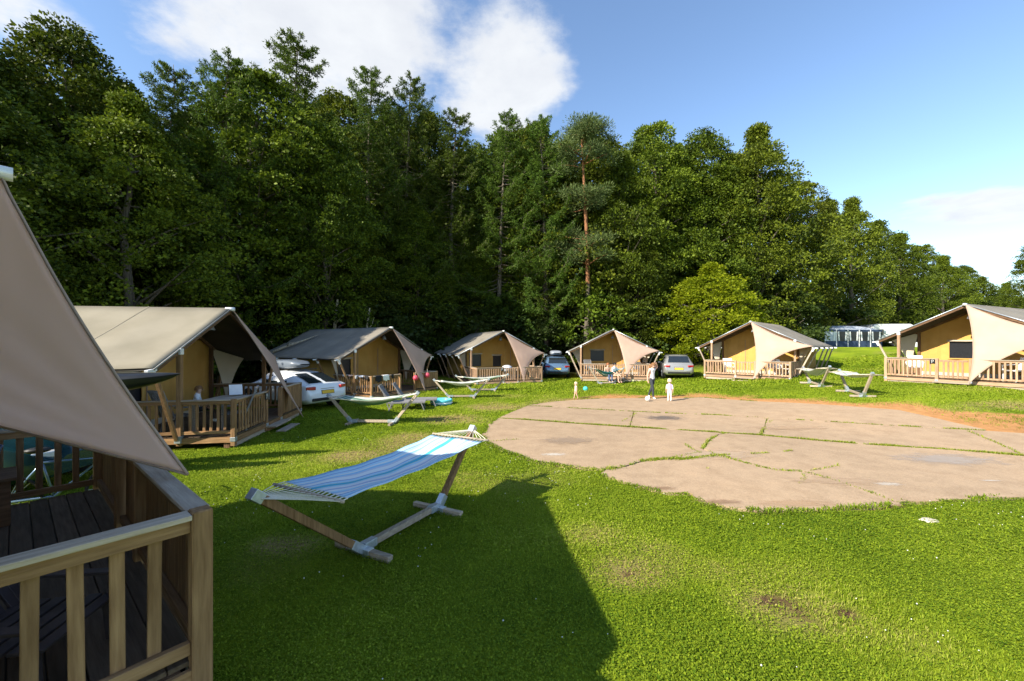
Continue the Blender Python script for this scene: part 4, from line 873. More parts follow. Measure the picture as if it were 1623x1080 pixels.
def hammock(label, F1, F2, T1, T2, cloth, bar=.5, sag=.16, q1=.5, q2=.5, woodk='pale_', edge_sag=.07, cords=13, droop=.09, drop=None):
    F1 = Vector((F1[0], F1[1], tz(*F1[:2]))); F2 = Vector((F2[0], F2[1], tz(*F2[:2]))); T1 = Vector(T1); T2 = Vector(T2)
    root = empty('hammock', ((F1.x + F2.x) / 2, (F1.y + F2.y) / 2, (F1.z + F2.z) / 2)); off = root.location.copy(); tag(root, label, 'hammock', 'hammocks on wooden stands')
    a1, a2, t1, t2 = F1 - off, F2 - off, T1 - off, T2 - off; ax = (a2 - a1).normalized(); pr = Vector((ax.y, -ax.x, 0)); up = Vector((0, 0, 1))
    def part(name, m, fn, parent=root, **k):
        mb = MB(); fn(mb); return mb.build(name, m, parent, **k)
    part('base_beam', M[woodk + 'y'], lambda b: b.bar(a1 + up * .085, a2 + up * .085, .075, .075), bevel=.006)
    for a, t, s in ((a1, t1, -1), (a2, t2, 1)):
        part('cross_foot', M[woodk + 'x'], lambda b: b.bar(a - pr * .42 + up * .042, a + pr * .42 + up * .042, .075, .075), bevel=.006)
        j = a + ax * s * .05 + up * .09; d = (t - j).normalized()
        part('arm', M[('wood_' if woodk == 'pale_' and cloth == 'blue_stripe' else woodk) + 'z'], lambda b: b.bar(j, t, .08, .08), bevel=.007)
        part('joint_bracket', M['steel'], lambda b: (b.bar(j - d * .04, j + d * .15, .096, .096), b.bar(a - ax * s * .18 + up * .085, a + up * .085, .09, .09)), bevel=.004)
        part('cross_bracket', M['steel'], lambda b: b.bar(a - pr * .13 + up * .044, a + pr * .13 + up * .044, .092, .084), bevel=.004)
        part('arm_cap', M['steel'], lambda b: b.bar(t - d * .10, t + d * .015, .095, .095), bevel=.004)
    c1 = t1.lerp(t2, 0) + (t2 - t1).normalized() * q1 - up * droop; c2 = t2 - (t2 - t1).normalized() * q2 - up * droop
    if drop: c1.z, c2.z = drop[0] - off.z, drop[1] - off.z
    for c, t in ((c1, t1), (c2, t2)):
        sb = part('spreader_bar', M['pale_x'], lambda b: b.tube([c - pr * bar, c + pr * bar], .017, 8), smooth=True)
        inner = 1 if c is c1 else -1
        mb = MB()
        for k in range(cords):
            e = c + pr * bar * .96 * (2 * k / (cords - 1) - 1); mdp = t.lerp(e, .55) - up * .012; mb.tube([t - up * .04, mdp, e], .0045, 5, cap=False)
        mb.build('cords', M['rope'], sb)
    w = bar * .90; n1, n2 = 16, 30; cl = (c2 - c1); LL = cl.length
    i1, i2 = c1 + cl * (.09 / LL), c2 - cl * (.09 / LL)
    def fc(u, v):
        s = 2 * u - 1; p = i1.lerp(i2, v); ss = math.sin(math.pi * v)
        puck = 1 - .10 * ss
        z = -sag * ss * (1 - s * s) - edge_sag * ss + .012 * math.sin(s * 9 + v * 3) * ss + .006 * math.sin(v * 26 + s * 5)
        return p + pr * (w * s * puck) + up * z
    mb = MB(); mb.grid(fc, n1, n2); o = mb.build('cloth', M[cloth], root, smooth=True, thick=.004)
    a = o.data.attributes.new('across', 'FLOAT', 'POINT'); a.data.foreach_set('value', [i / n1 for j in range(n2 + 1) for i in range(n1 + 1)])
    for c, v in ((c1, 0.0), (c2, 1.0)):
        mb = MB()
        for k in range(17):
            s = k / 16; mb.tube([c + pr * bar * .94 * (2 * s - 1), fc(s, v)], .006, 5, cap=False)
        mb.build('loops', M['rope'], o)
    return root
hammock('blue and white striped hammock in the foreground on a wooden stand', (-1.70, 4.60), (-1.077, 5.82), (-2.256, 3.507, 1.11), (-.641, 6.68, 1.05), 'blue_stripe', .52, .10, .52, .40, drop=(.955, .97), edge_sag=.04)
hammock('cream and green hammock in front of the white car', (-4.95, 12.5), (-3.65, 12.45), (-5.72, 12.55, .88), (-2.87, 12.4, .97), 'green_stripe', .45, .2, .3, .3)
hammock('cream hammock right of the paddling pool', (-2.86, 18.4), (-1.78, 18.6), (-3.55, 18.3, .87), (-1.05, 18.7, .88), 'cream_stripe', .42, .15, .3, .3)
hammock('dark green hammock in front of the steps of the tent with two windows', (-2.1, 21.3), (-.95, 21.5), (-2.95, 21.1, .84), (-.2, 21.6, .88), 'green_stripe', .42, .2, .3, .3)
hammock('teal striped hammock with people sitting on it', (5.5, 25.4), (6.4, 25.5), (4.84, 25.3, 1.05), (7.1, 25.6, 1.0), 'teal_stripe', .45, .34, .3, .3, edge_sag=.16)
hammock('hammock stand seen end-on beside the right wall of the silver car tent'.replace('silver car tent', 'fifth tent'), (14.4, 19.5), (14.0, 18.3), (14.7, 20.4, 1.3), (13.7, 17.4, 1.5), 'cream_stripe', .4, .25, .35, .35)
hammock('cream hammock on the grass between the two rightmost tents', (13.9, 16.7), (13.55, 15.6), (14.05, 17.35, 1.36), (13.4, 15.0, 1.38), 'cream_stripe', .5, .08, .3, .3)

# ------------------------------------------------------------------ cars
M['glass'] = mat('car_glass', (.015, .02, .025), .06, spec=.6, coat=.3)
M['tyre'] = mat('tyre_rubber', (.015, .015, .016), .85, (.025, .025, .025), scale=20)
M['rim'] = mat('alloy_rim', (.35, .36, .37), .3, metal=.8)
M['red_lens'] = mat('red_lens', (.35, .01, .012), .15, spec=.6, coat=.4)
M['clear_lens'] = mat('clear_lens', (.55, .57, .6), .1, spec=.6, coat=.5)
M['plate_y'] = mat('yellow_plate', (.70, .42, .03), .45, (.76, .47, .04), scale=20)
M['plate_w'] = mat('pale_plate', (.62, .62, .60), .45)
ST = [(0.0, .76, .44, .62, .66, .68), (.05, .85, .36, .84, .90, .73), (.11, .89, .31, .98, 1.03, .72), (.30, .92, .27, 1.0, 1.34, .64), (.58, .935, .25, 1.0, 1.53, .63), (1.3, .94, .24, .98, 1.585, .65), (2.2, .94, .24, .96, 1.57, .65), (2.75, .94, .24, .95, 1.47, .64), (3.35, .94, .24, .95, 1.03, .74), (3.9, .91, .26, .88, .93, .70), (4.25, .84, .30, .75, .80, .60), (4.42, .68, .36, .60, .64, .48)]
ST_SUV = list(ST)
ST_FAST = [(0.0, .76, .42, .60, .64, .68), (.05, .85, .36, .82, .88, .73), (.11, .89, .31, .95, 1.0, .74), (.30, .92, .27, .97, 1.07, .70), (.58, .935, .25, .97, 1.17, .66), (1.3, .94, .24, .96, 1.40, .63), (2.2, .94, .24, .95, 1.47, .63), (2.75, .94, .24, .94, 1.38, .63), (3.35, .94, .24, .94, 1.02, .74), (3.9, .91, .26, .86, .91, .70), (4.25, .84, .30, .73, .78, .60), (4.42, .68, .36, .58, .62, .48)]
def csec(st):
    y, w, zb, be, tp, wr = st
    return [(0, zb), (w * .8, zb), (w, zb + .14), (w * 1.0, .5 * (zb + .14) + .5 * be), (w * .99, be), (wr + (w * .99 - wr) * .45, be + (tp - be) * .55), (wr, tp - .045), (wr * .86, tp - .005), (0, tp + .015)]
def cinterp(y):
    for a, b in zip(ST[:-1], ST[1:]):
        if a[0] <= y <= b[0]:
            t = (y - a[0]) / (b[0] - a[0]); return tuple(p + (q - p) * t for p, q in zip(a, b))
    return ST[-1]
def car(label, loc, yaw, paint, box=None, plate='plate_y', sc=1.0, name='parked_car', rails=True, fast=False):
    global ST; ST = ST_FAST if fast else ST_SUV; dzr = -.13 if fast else 0
    root = empty(name, loc, yaw); root.scale = (sc,) * 3; tag(root, label, 'car', 'parked cars')
    mb = MB(); rows = []
    for st in ST:
        h = csec(st); ring = [(x, st[0], z) for x, z in h] + [(-x, st[0], z) for x, z in h[-2:0:-1]]; rows.append(ring)
    n = len(rows[0]); v = [p for r in rows for p in r]
    f = [(i * n + k, i * n + (k + 1) % n, (i + 1) * n + (k + 1) % n, (i + 1) * n + k) for i in range(len(rows) - 1) for k in range(n)] + [tuple(range(n))[::-1], tuple((len(rows) - 1) * n + k for k in range(n))]
    f = [q[::-1] for q in f]; mb.add(v, f); body = mb.build('body', paint, root, smooth=True)
    try: body.data.set_sharp_from_angle(angle=R(38))
    except Exception: pass
    def part(nm, m, fn, parent=root, **k):
        b = MB(); fn(b); return b.build(nm, m, parent, **k)
    def strip(rows_):
        def fn(b):
            b.add([p for r in rows_ for p in r], [(2 * i, 2 * i + 1, 2 * i + 3, 2 * i + 2) for i in range(len(rows_) - 1)])
        return fn
    rw = []
    for y in ((.22, .40, .62, .9, 1.2) if fast else (.15, .22, .30, .42, .53)):
        st = cinterp(y); x = st[5] * .93; z = st[4] + .008; rw.append([(-x, y - .014, z), (x, y - .014, z)])
    part('rear_window', M['glass'], strip(rw))
    ww = []
    for y in (2.86, 3.0, 3.15, 3.3):
        st = cinterp(y); x = st[5] * .9; ww.append([(-x, y + .012, st[4] + .022), (x, y + .012, st[4] + .022)])
    part('windscreen', M['glass'], strip(ww))
    for s in (-1, 1):
        for y0, y1 in (((.95, 1.66), (1.74, 2.62)) if fast else ((.40, .72), (.80, 1.62), (1.72, 2.62))):
            rows_ = []
            for t in np.linspace(0, 1, 4):
                y = y0 + (y1 - y0) * t; st = cinterp(y); _, w, zb, be, tp, wr = st; lo, hi = .08, (.80 if y > .5 else .55)
                if y > 2.4: hi = .62
                P = lambda k: (s * (w * .99 + (wr - w * .99) * k + .012), y, be + (tp - .045 - be) * k)
                rows_.append([P(lo), P(hi)])
            part('side_window', M['glass'], strip(rows_))
        part('tail_light', M['red_lens'], lambda b: b.box((s * .70, .07, .87), (.34, .13, .12), Matrix.Rotation(s * .35, 3, 'Z')), bevel=.02)
        part('headlight', M['clear_lens'], lambda b: b.box((s * .62, 4.26, .70), (.34, .2, .10), Matrix.Rotation(-s * .5, 3, 'Z')), bevel=.02)
        part('mirror', paint, lambda b: b.box((s * 1.0, 2.62, 1.02), (.2, .10, .13)), bevel=.03)
        part('exhaust_trim', M['steel'], lambda b: b.box((s * .5, .015, .40), (.2, .04, .05)), bevel=.01)
        for y in (.86, 3.52):
            part('wheel_arch', M['black'], lambda b: b.tube([(s * .90, y, .36), (s * .957, y, .36)], .395, 24), smooth=False)
            wh = part('wheel', M['tyre'], lambda b: b.tube([(s * .74, y, .33), (s * .80, y, .33), (s * .945, y, .33), (s * .965, y, .33)], [.30, .33, .33, .30], 24), smooth=False)
            part('rim', M['rim'], lambda b: [b.tube([(s * .966, y, .33), (s * .975, y, .33)], .07, 12)] + [b.bar((s * .97, y, .33), (s * .97, y + .23 * math.cos(a), .33 + .23 * math.sin(a)), .05, .02) for a in np.linspace(0, 5.03, 5)], wh)
        if rails: part('roof_rail', M['black'], lambda b: b.tube([(s * .60, .75, 1.56), (s * .60, .85, 1.62), (s * .61, 2.2, 1.62), (s * .60, 2.3, 1.57)], .018, 6), smooth=True)
    part('rear_bumper', M['black'], lambda b: b.box((0, .0, .44), (1.35, .06, .11)), bevel=.02)
    p = part('number_plate', M[plate], lambda b: b.box((0, .005, .70), (.52, .03, .12), Matrix.Rotation(-.18, 3, 'X')))
    part('plate_frame', M['black'], lambda b: b.box((0, .015, .70), (.56, .03, .15), Matrix.Rotation(-.18, 3, 'X')), p)
    part('tailgate_handle', M['rim'], lambda b: b.box((0, .045, .83), (.6, .03, .025)))
    if box:
        def fb(b):
            for cz, sg in ((0, 1), (0, -1)): pass
            prof = [(.0, .02), (.1, .12), (.3, .17), (.7, .185), (.9, .16), (1, .06)]
            b.grid(lambda u, v: Vector((.40 * math.copysign(abs(math.cos(2 * math.pi * u)) ** .45, math.cos(2 * math.pi * u)) * min(1, .55 + 3 * min(v, 1 - v)), (1.35 if fast else .55) + 1.95 * v, 1.84 + dzr + np.interp(v, [p[0] for p in prof], [p[1] for p in prof]) * math.copysign(abs(math.sin(2 * math.pi * u)) ** .6, math.sin(2 * math.pi * u)))), 24, 14)
        part('roof_box', box, fb, smooth=True)
        part('roof_bar', M['black'], lambda b: b.box((0, 1.5 if fast else .95, 1.64 + dzr), (1.25, .06, .04))); part('roof_bar', M['black'], lambda b: b.box((0, 2.45 if fast else 1.95, 1.64 + dzr), (1.25, .06, .04)))
    return root
white_p = mat('white_car_paint', (.74, .76, .78), .25, spec=.5, coat=.6); silver_p = mat('silver_car_paint', (.30, .30, .295), .3, metal=.45, coat=.6); blue_p = mat('dark_blue_car_paint', (.10, .17, .27), .22, metal=.3, coat=.7); teal_p = mat('teal_car_paint', (.008, .035, .045), .25, metal=.2, coat=.6)
grey_box = mat('grey_roof_box', (.14, .165, .20), .35, coat=.3); grey_box2 = mat('pale_roof_box', (.30, .33, .38), .35, coat=.3)
def head(dx, dy): return math.atan2(-dx, dy)
c0 = (-6.85, 15.05); car('white car with grey roof box parked between the two left tents', (*c0, tz(*c0)), head(-4.1, 2.1), white_p, grey_box, sc=.97, rails=False, fast=True)
c1_ = (3.3, 29.3); car('dark blue car with roof box in the shade between two tents', (*c1_, tz(*c1_)), head(.02, 1), blue_p, grey_box2)
c2_ = (10.75, 26.0); car('silver car seen from behind in front of the bright green bush', (*c2_, tz(*c2_)), head(.28, 1), silver_p, None)
c3_ = (-11.6, 6.3); car('dark teal car hidden behind the near sail, kayaks on its roof', (*c3_, tz(*c3_)), head(1, .14), teal_p, None)
def kayak(label, a, b, m, w=.3):
    a = Vector(a); b = Vector(b); root = empty('kayak', (a + b) / 2); tag(root, label, 'kayak', 'kayaks on the car roof'); d = (b - a) / 2; sd = Vector((d.y, -d.x, 0)).normalized()
    def fn(u, v):
        t = 2 * v - 1; r = w * (1 - abs(t) ** 2.2) ** .8 + .004; an = 2 * math.pi * u
        return d * t + sd * r * math.cos(an) + Vector((0, 0, (r * .95 if math.sin(an) < 0 else r * .5) * math.sin(an) + .12 * t * t))
    mb = MB(); mb.grid(fn, 16, 26); mb.build('hull', m, root, smooth=True)
    mb = MB(); mb.lathe([(.20, .0), (.24, .03), (.21, .05)], 18, (0, 0, .115), sx=1.7, sy=.75); mb.build('cockpit_rim', M['grey_pl'], root, smooth=True)
    return root
kayak('black kayak on the car roof, its pointed end beside the pale tent', (-9.4, 6.7, 1.80), (-6.15, 7.5, 1.76), mat('black_kayak', (.013, .014, .016), .3, (.02, .021, .024), scale=5, coat=.2), .27)
kayak('green kayak under the black one on the car roof', (-9.3, 6.25, 1.78), (-6.55, 6.75, 1.62), mat('green_kayak', (.05, .22, .12), .4, (.07, .28, .16), scale=5), .22)

# ------------------------------------------------------------------ people
skin = mat('skin', (.52, .32, .23), .55, (.58, .37, .27), scale=9)
def cloth_m(n, c): return mat(n, c, .9, tuple(min(1, k * 1.18) for k in c), scale=12, bump=.2, bscale=30)
def person(label, pos, yaw, h, mats, pose, kid=False, hair=None, hair_style='short'):
    """mats: torso, legs, feet, arms ; pose: overrides of joints as fractions of height. Faces -y before yaw."""
    if kid: base = dict(pel=(0, 0, .44), spi=(0, 0, .54), che=(0, 0, .65), nec=(0, 0, .755), hdb=(0, -.01, .83), hdt=(0, -.008, .915), hz=.42, sw=.105, sz=.72)
    else: base = dict(pel=(0, 0, .53), spi=(0, 0, .63), che=(0, 0, .74), nec=(0, 0, .845), hdb=(0, -.012, .885), hdt=(0, -.008, .945), hz=.505, sw=.105, sz=.805)
    J = {k: base[k] for k in ('pel', 'spi', 'che', 'nec', 'hdb', 'hdt')}; rad = dict(pel=.07, spi=.062, che=.072, nec=.03, hdb=.046, hdt=.052)
    if kid: rad.update(pel=.078, spi=.08, che=.082, nec=.04, hdb=.078, hdt=.082)
    E = [('pel', 'spi'), ('spi', 'che'), ('che', 'nec'), ('nec', 'hdb'), ('hdb', 'hdt')]
    for s, n in ((-1, 'L'), (1, 'R')):
        sx = s * base['sw']; hx = s * .048; hz = base['hz']
        J.update({'sh' + n: (sx, 0, base['sz']), 'el' + n: (sx * 1.25, .01, base['sz'] - .165), 'wr' + n: (sx * 1.3, -.02, base['sz'] - .305), 'pa' + n: (sx * 1.3, -.03, base['sz'] - .35)})
        J.update({'hi' + n: (hx, 0, hz), 'kn' + n: (hx * 1.1, -.01, hz * .53), 'an' + n: (hx * 1.1, .01, .045), 'to' + n: (hx * 1.3, -.075, .018)})
        rad.update({'sh' + n: .036, 'el' + n: .026, 'wr' + n: .018, 'pa' + n: .019, 'hi' + n: .056, 'kn' + n: .036, 'an' + n: .024, 'to' + n: .017})
        E += [('che', 'sh' + n), ('sh' + n, 'el' + n), ('el' + n, 'wr' + n), ('wr' + n, 'pa' + n), ('pel', 'hi' + n), ('hi' + n, 'kn' + n), ('kn' + n, 'an' + n), ('an' + n, 'to' + n)]
    J.update(pose)
    for n, s in (('L', -1), ('R', 1)):
        p = Vector(J['pa' + n]); d = (p - Vector(J['wr' + n])).normalized(); sd = Vector((0, -1, 0)); sd = (sd - d * sd.dot(d)).normalized()
        for k in range(5):
            q = ['th', 'f1', 'f2', 'f3', 'f4'][k]; ln = (.026, .036, .04, .037, .03)[k]; o = sd * (.02 - .0095 * (k - 1)) if k else sd * .022 - d * .012
            e = p + o + d * (ln if k else .02) + (sd * .012 if k == 0 else Vector((-s * .008, 0, 0)))
            J[q + 'a' + n] = tuple(p + o * .8); J[q + 'b' + n] = tuple(e); rad[q + 'a' + n] = .0072; rad[q + 'b' + n] = .0055; E += [('pa' + n, q + 'a' + n), (q + 'a' + n, q + 'b' + n)]
    names = list(J); ix = {n: i for i, n in enumerate(names)}
    me = bpy.data.meshes.new('skeleton'); me.from_pydata([tuple(Vector(J[n]) * h) for n in names], [(ix[a], ix[b]) for a, b in E], []); tmp = bpy.data.objects.new('skeleton', me); COL.objects.link(tmp)
    tmp.modifiers.new('skin', 'SKIN'); 
    for i, n in enumerate(names):
        sv = me.skin_vertices[0].data[i]; r = rad[n] * h; sv.radius = (r * (1.25 if n in ('pel', 'che', 'spi') else 1), r * (.85 if n in ('pel', 'che', 'spi') else 1)); sv.use_root = (n == 'pel')
    ss = tmp.modifiers.new('sub', 'SUBSURF'); ss.levels = 2; ss.render_levels = 2
    dg = bpy.context.evaluated_depsgraph_get(); dg.update(); bmesh_ = bpy.data.meshes.new_from_object(tmp.evaluated_get(dg)); bpy.data.objects.remove(tmp); bmesh_.name = 'body'
    bmesh_.materials.clear()
    for m in (skin, mats['torso'], mats['legs'], mats['feet'], mats['arms']): bmesh_.materials.append(m)
    def bm_(a, b):
        if b[:2] in ('hd',) or b == 'nec' and False: return 0
        if a == 'nec': return 0
        if b[:2] in ('sp', 'ch', 'ne', 'sh'): return 1
        if b[:2] == 'el': return 4
        if b[:2] in ('hi', 'kn', 'an'): return 2
        if b[:2] == 'to': return 3
        return 0
    seg = [(Vector(J[a]) * h, Vector(J[b]) * h, bm_(a, b)) for a, b in E]
    for p in bmesh_.polygons:
        best = (1e9, 0); c = p.center
        for a, b, m in seg:
            ab = b - a; t = max(0, min(1, (c - a).dot(ab) / (ab.length_squared + 1e-12))); d = (c - a - ab * t).length
            if d < best[0] - 1e-6: best = (d, m)
        p.material_index = best[1]; p.use_smooth = True
    root = empty('person', pos, yaw); tag(root, label, 'person'); put('body', bmesh_, root)
    hc = (Vector(J['hdb']) + Vector(J['hdt'])) / 2 * h; hr = (rad['hdt'] + (.028 if kid else .022)) * h
    hm = hair or mat('hair', (.10, .05, .025), .6)
    mb = MB(); mb.grid(lambda u, v: hc + Vector((hr * .86 * math.sin(v * 1.75) * math.cos(2 * math.pi * u), hr * .95 * math.sin(v * 1.75) * math.sin(2 * math.pi * u) + .18 * hr, hr * (1.12 * math.cos(v * 1.75) + (.0 if math.sin(2 * math.pi * u) > -.3 else .32 * v)) )), 16, 8)
    if hair_style == 'long': mb.tube([hc + Vector((0, hr * .5, hr * .5)), hc + Vector((0, hr * 1.15, -.2 * hr)), hc + Vector((0, hr * 1.1, -1.5 * hr)), hc + Vector((0, hr * .9, -2.6 * hr))], [hr * .4, hr * .75, hr * .6, hr * .15], 9)
    mb.build('hair', hm, root, smooth=True)
    for s in (-1, 1):
        mb = MB(); mb.ball(hc + Vector((s * hr * .3, -hr * .78, hr * .02)), hr * .09, 8, 6); mb.build('eye', M['black'], root, smooth=True)
        mb = MB(); mb.ball(hc + Vector((s * hr * .78, .05 * hr, -.1 * hr)), hr * .2, 8, 6, sc=(.4, .7, 1)); mb.build('ear', skin, root, smooth=True)
    mb = MB(); mb.ball(hc + Vector((0, -hr * .86, -.16 * hr)), hr * .13, 8, 6, sc=(.7, 1, 1.2)); mb.build('nose', skin, root, smooth=True)
    mb = MB(); mb.ball(hc + Vector((0, -hr * .76, -.42 * hr)), hr * .2, 8, 6, sc=(1, .3, .25)); mb.build('mouth', mat('lips', (.40, .14, .12), .5), root, smooth=True)
    return root
whitec = cloth_m('white_cotton', (.70, .69, .67)); darkc = cloth_m('dark_leggings', (.035, .04, .05)); pinkc = cloth_m('pale_pink_cotton', (.66, .47, .45)); purp = cloth_m('lilac_cotton', (.42, .30, .58)); palec = cloth_m('pale_trousers', (.68, .62, .62)); shoe = cloth_m('white_shoes', (.76, .75, .70)); blk = cloth_m('black_cotton', (.02, .02, .022))
blond = mat('blond_hair', (.58, .44, .26), .6, (.66, .52, .33), scale=30); brown = mat('brown_hair', (.16, .075, .03), .6, (.24, .12, .05), scale=30); redh = mat('reddish_hair', (.24, .085, .03), .6, (.30, .11, .04), scale=30); blackh = mat('black_hair', (.012, .01, .01), .5)
wp = (6.28, 18.1)
person('woman in white top and dark leggings walking with a football', (*wp, tz(*wp)), R(35), 1.66, dict(torso=whitec, legs=darkc, feet=shoe, arms=skin),
       dict(knL=(-.05, -.06, .275), anL=(-.05, -.075, .05), toL=(-.055, -.15, .018), knR=(.05, .055, .28), anR=(.05, .15, .085), toR=(.055, .11, .02), hdb=(0, -.045, .875), hdt=(0, -.055, .93), elR=(.19, -.03, .86), wrR=(.11, -.05, .95), paR=(.085, -.05, .975), elL=(-.14, .04, .645), wrL=(-.15, .03, .51), paL=(-.15, .02, .465)), hair=brown, hair_style='long')
k1 = (2.87, 18.15); person('toddler in pale pink left of the turquoise ball', (*k1, tz(*k1)), R(-75), .78, dict(torso=pinkc, legs=skin, feet=skin, arms=skin),
       dict(knL=(-.05, -.05, .235), anL=(-.05, -.09, .05), toL=(-.06, -.16, .02), knR=(.05, .04, .235), anR=(.05, .11, .07), toR=(.06, .07, .02)), True, blond)
k2 = (6.75, 17.3); person('small child in lilac top and pale trousers right of the woman', (*k2, tz(*k2)), R(165), 1.0, dict(torso=purp, legs=palec, feet=shoe, arms=palec), dict(), True, blond)
sit = dict(pel=(0, 0, .0), spi=(0, .0, .10), che=(0, -.02, .21), nec=(0, -.03, .315), hdb=(0, -.05, .355), hdt=(0, -.05, .415), shL=(-.105, -.02, .275), shR=(.105, -.02, .275), elL=(-.14, -.06, .12), wrL=(-.12, -.17, .06), paL=(-.115, -.2, .05), elR=(.14, -.06, .12), wrR=(.12, -.17, .06), paR=(.115, -.2, .05),
           hiL=(-.05, -.03, -.01), hiR=(.05, -.03, -.01), knL=(-.06, -.25, .0), knR=(.06, -.25, .0), anL=(-.06, -.27, -.24), anR=(.06, -.27, -.24), toL=(-.06, -.34, -.265), toR=(.06, -.34, -.265))
person('adult with dark hair and white shirt sitting on the teal hammock', (6.42, 25.42, .57 + tz(6.4, 25.4)), R(35), 1.68, dict(torso=whitec, legs=skin, feet=skin, arms=whitec), sit, hair=blackh)
person('person with reddish hair sitting behind the white shirt on the teal hammock', (6.05, 25.62, .57 + tz(6.4, 25.4)), R(15), 1.62, dict(torso=skin, legs=cloth_m('blue_shorts', (.06, .10, .2)), feet=skin, arms=skin), sit, hair=redh)

# ------------------------------------------------------------------ balls, pool, loungers
def ball(label, pos, r, m1, m2=None, name='ball', group='balls on the lawn'):
    root = empty(name, pos); tag(root, label, 'ball', group); mb = MB(); mb.ball((0, 0, 0), r, 20, 14); mb.build('shell', m1, root, smooth=True)
    if m2:
        mb = MB(); ph = (1 + 5 ** .5) / 2; n = Vector((0, 1, ph)).normalized()
        for sx in (-1, 1):
            for sz in (-1, 1):
                for pm in range(3):
                    v = [0, sx, sz * ph]; v = Vector(v[-pm:] + v[:-pm]).normalized(); a = v.orthogonal().normalized(); b = v.cross(a)
                    pts = [(v * .93 + (a * math.cos(t) + b * math.sin(t)) * .36).normalized() * r * 1.012 for t in np.linspace(0, 2 * math.pi, 6)[:5]]; mb.add(pts, [(0, 1, 2, 3, 4)])
        mb.build('panel', m2, root)
    return root
turq = mat('turquoise_ball', (.05, .45, .42), .35, (.10, .55, .50), scale=4); ball('turquoise ball on the grass behind the toddler', (*gp(928, 620.5)[:2], gp(928, 620.5)[2] + .13), .13, turq, mat('blue_panel', (.04, .2, .5), .4))
fb_ = gp(1026.5, 637); ball('white football at the feet of the woman', (fb_.x, fb_.y, fb_.z + .13), .11, M['white_pl'], M['black'])
b3 = gp(1003, 606); ball('pale yellow ball on the grass by the deck', (b3.x, b3.y, b3.z + .1), .11, mat('pale_yellow_ball', (.75, .70, .35), .4), M['white_pl'])
pinkm = mat('pink_ball', (.62, .06, .10), .4, (.68, .09, .14), scale=3)
def pt(i, l):
    t = TENTS[i]; c, s = math.cos(t['yaw']), math.sin(t['yaw']); return Vector((t['o'][0] + c * l[0] - s * l[1], t['o'][1] + s * l[0] + c * l[1], t['z'] + l[2]))
for l, lb in (((.42, -.16, .82), 'pink ball hanging on the railing, left of the pair'), ((1.28, -.16, .90), 'pink ball hanging on the railing, right of the pair')):
    root = empty('hanging_ball', pt(2, l)); tag(root, lb, 'ball', 'pink balls on the railing'); mb = MB(); mb.ball((0, 0, 0), .135, 18, 12); mb.build('shell', pinkm, root, smooth=True)
    mb = MB(); mb.tube([(0, 0, .13), (0.0, .03, .32)], .006, 5); mb.build('string', M['rope'], root)
pp = gp(697, 643); pool = empty('paddling_pool', pp + Vector((0, .35, 0))); tag(pool, 'small round turquoise paddling pool on the grass', 'pool')
mb = MB(); mb.lathe([(.40, -.01), (.455, .06), (.425, .11), (.465, .16), (.44, .215), (.40, .215), (.375, .16), (.37, .05), (.0, .05)], 32); mb.build('wall', mat('turquoise_vinyl', (.10, .50, .58), .3, (.14, .58, .66), scale=4), pool, smooth=True)
mb = MB(); mb.lathe([(.46, .06), (.464, .075), (.434, .11)], 32); mb.build('white_band', M['white_pl'], pool, smooth=True)
mb = MB(); mb.lathe([(.378, .15), (.001, .15)], 32); mb.build('water', mat('pool_water', (.10, .42, .50), .05, spec=.6), pool)
def lounger(label, pos, yaw):
    root = empty('sun_lounger', pos, yaw); tag(root, label, 'sun lounger', 'grey sun loungers by the shaded tent')
    def part(nm, m, fn, **k):
        b = MB(); fn(b); return b.build(nm, m, root, **k)
    for s in (-1, 1):
        part('side_rail', M['grey_pl'], lambda b: b.bar((-.1, s * .29, .30), (1.25, s * .29, .30), .045, .06), bevel=.01)
        part('back_rail', M['grey_pl'], lambda b: b.bar((-.02, s * .27, .33), (-.42, s * .27, .92), .045, .05), bevel=.01)
        for x, dx in ((.05, -.12), (1.1, .12)): part('leg', M['grey_pl'], lambda b: b.bar((x, s * .29, .30), (x + dx, s * .29, .0), .05, .04), bevel=.008)
        part('back_stay', M['grey_pl'], lambda b: b.bar((-.28, s * .25, .70), (-.05, s * .25, .02), .03, .03))
    part('seat_sling', mat('grey_sling', (.17, .165, .175), .8, (.22, .215, .225), scale=40), lambda b: b.grid(lambda u, v: Vector((-.03 + 1.27 * u, -.27 + .54 * v, .325 - .03 * math.sin(math.pi * v))), 8, 6), thick=.008)
    part('back_sling', mat('grey_sling', (.17, .165, .175), .8, (.22, .215, .225), scale=40), lambda b: b.grid(lambda u, v: Vector((-.03 - .39 * u, -.25 + .50 * v, .345 + .58 * u)), 6, 6), thick=.008)
    part('head_bar', M['grey_pl'], lambda b: b.bar((-.42, -.29, .93), (-.42, .29, .93), .05, .05), bevel=.012)
for px, py_, lb in ((621, 650, 'grey sun lounger, left of the two behind the green hammock'), (642, 645, 'grey sun lounger, right of the two behind the green hammock')):
    g_ = gp(px, py_); lounger(lb, g_, R(8))
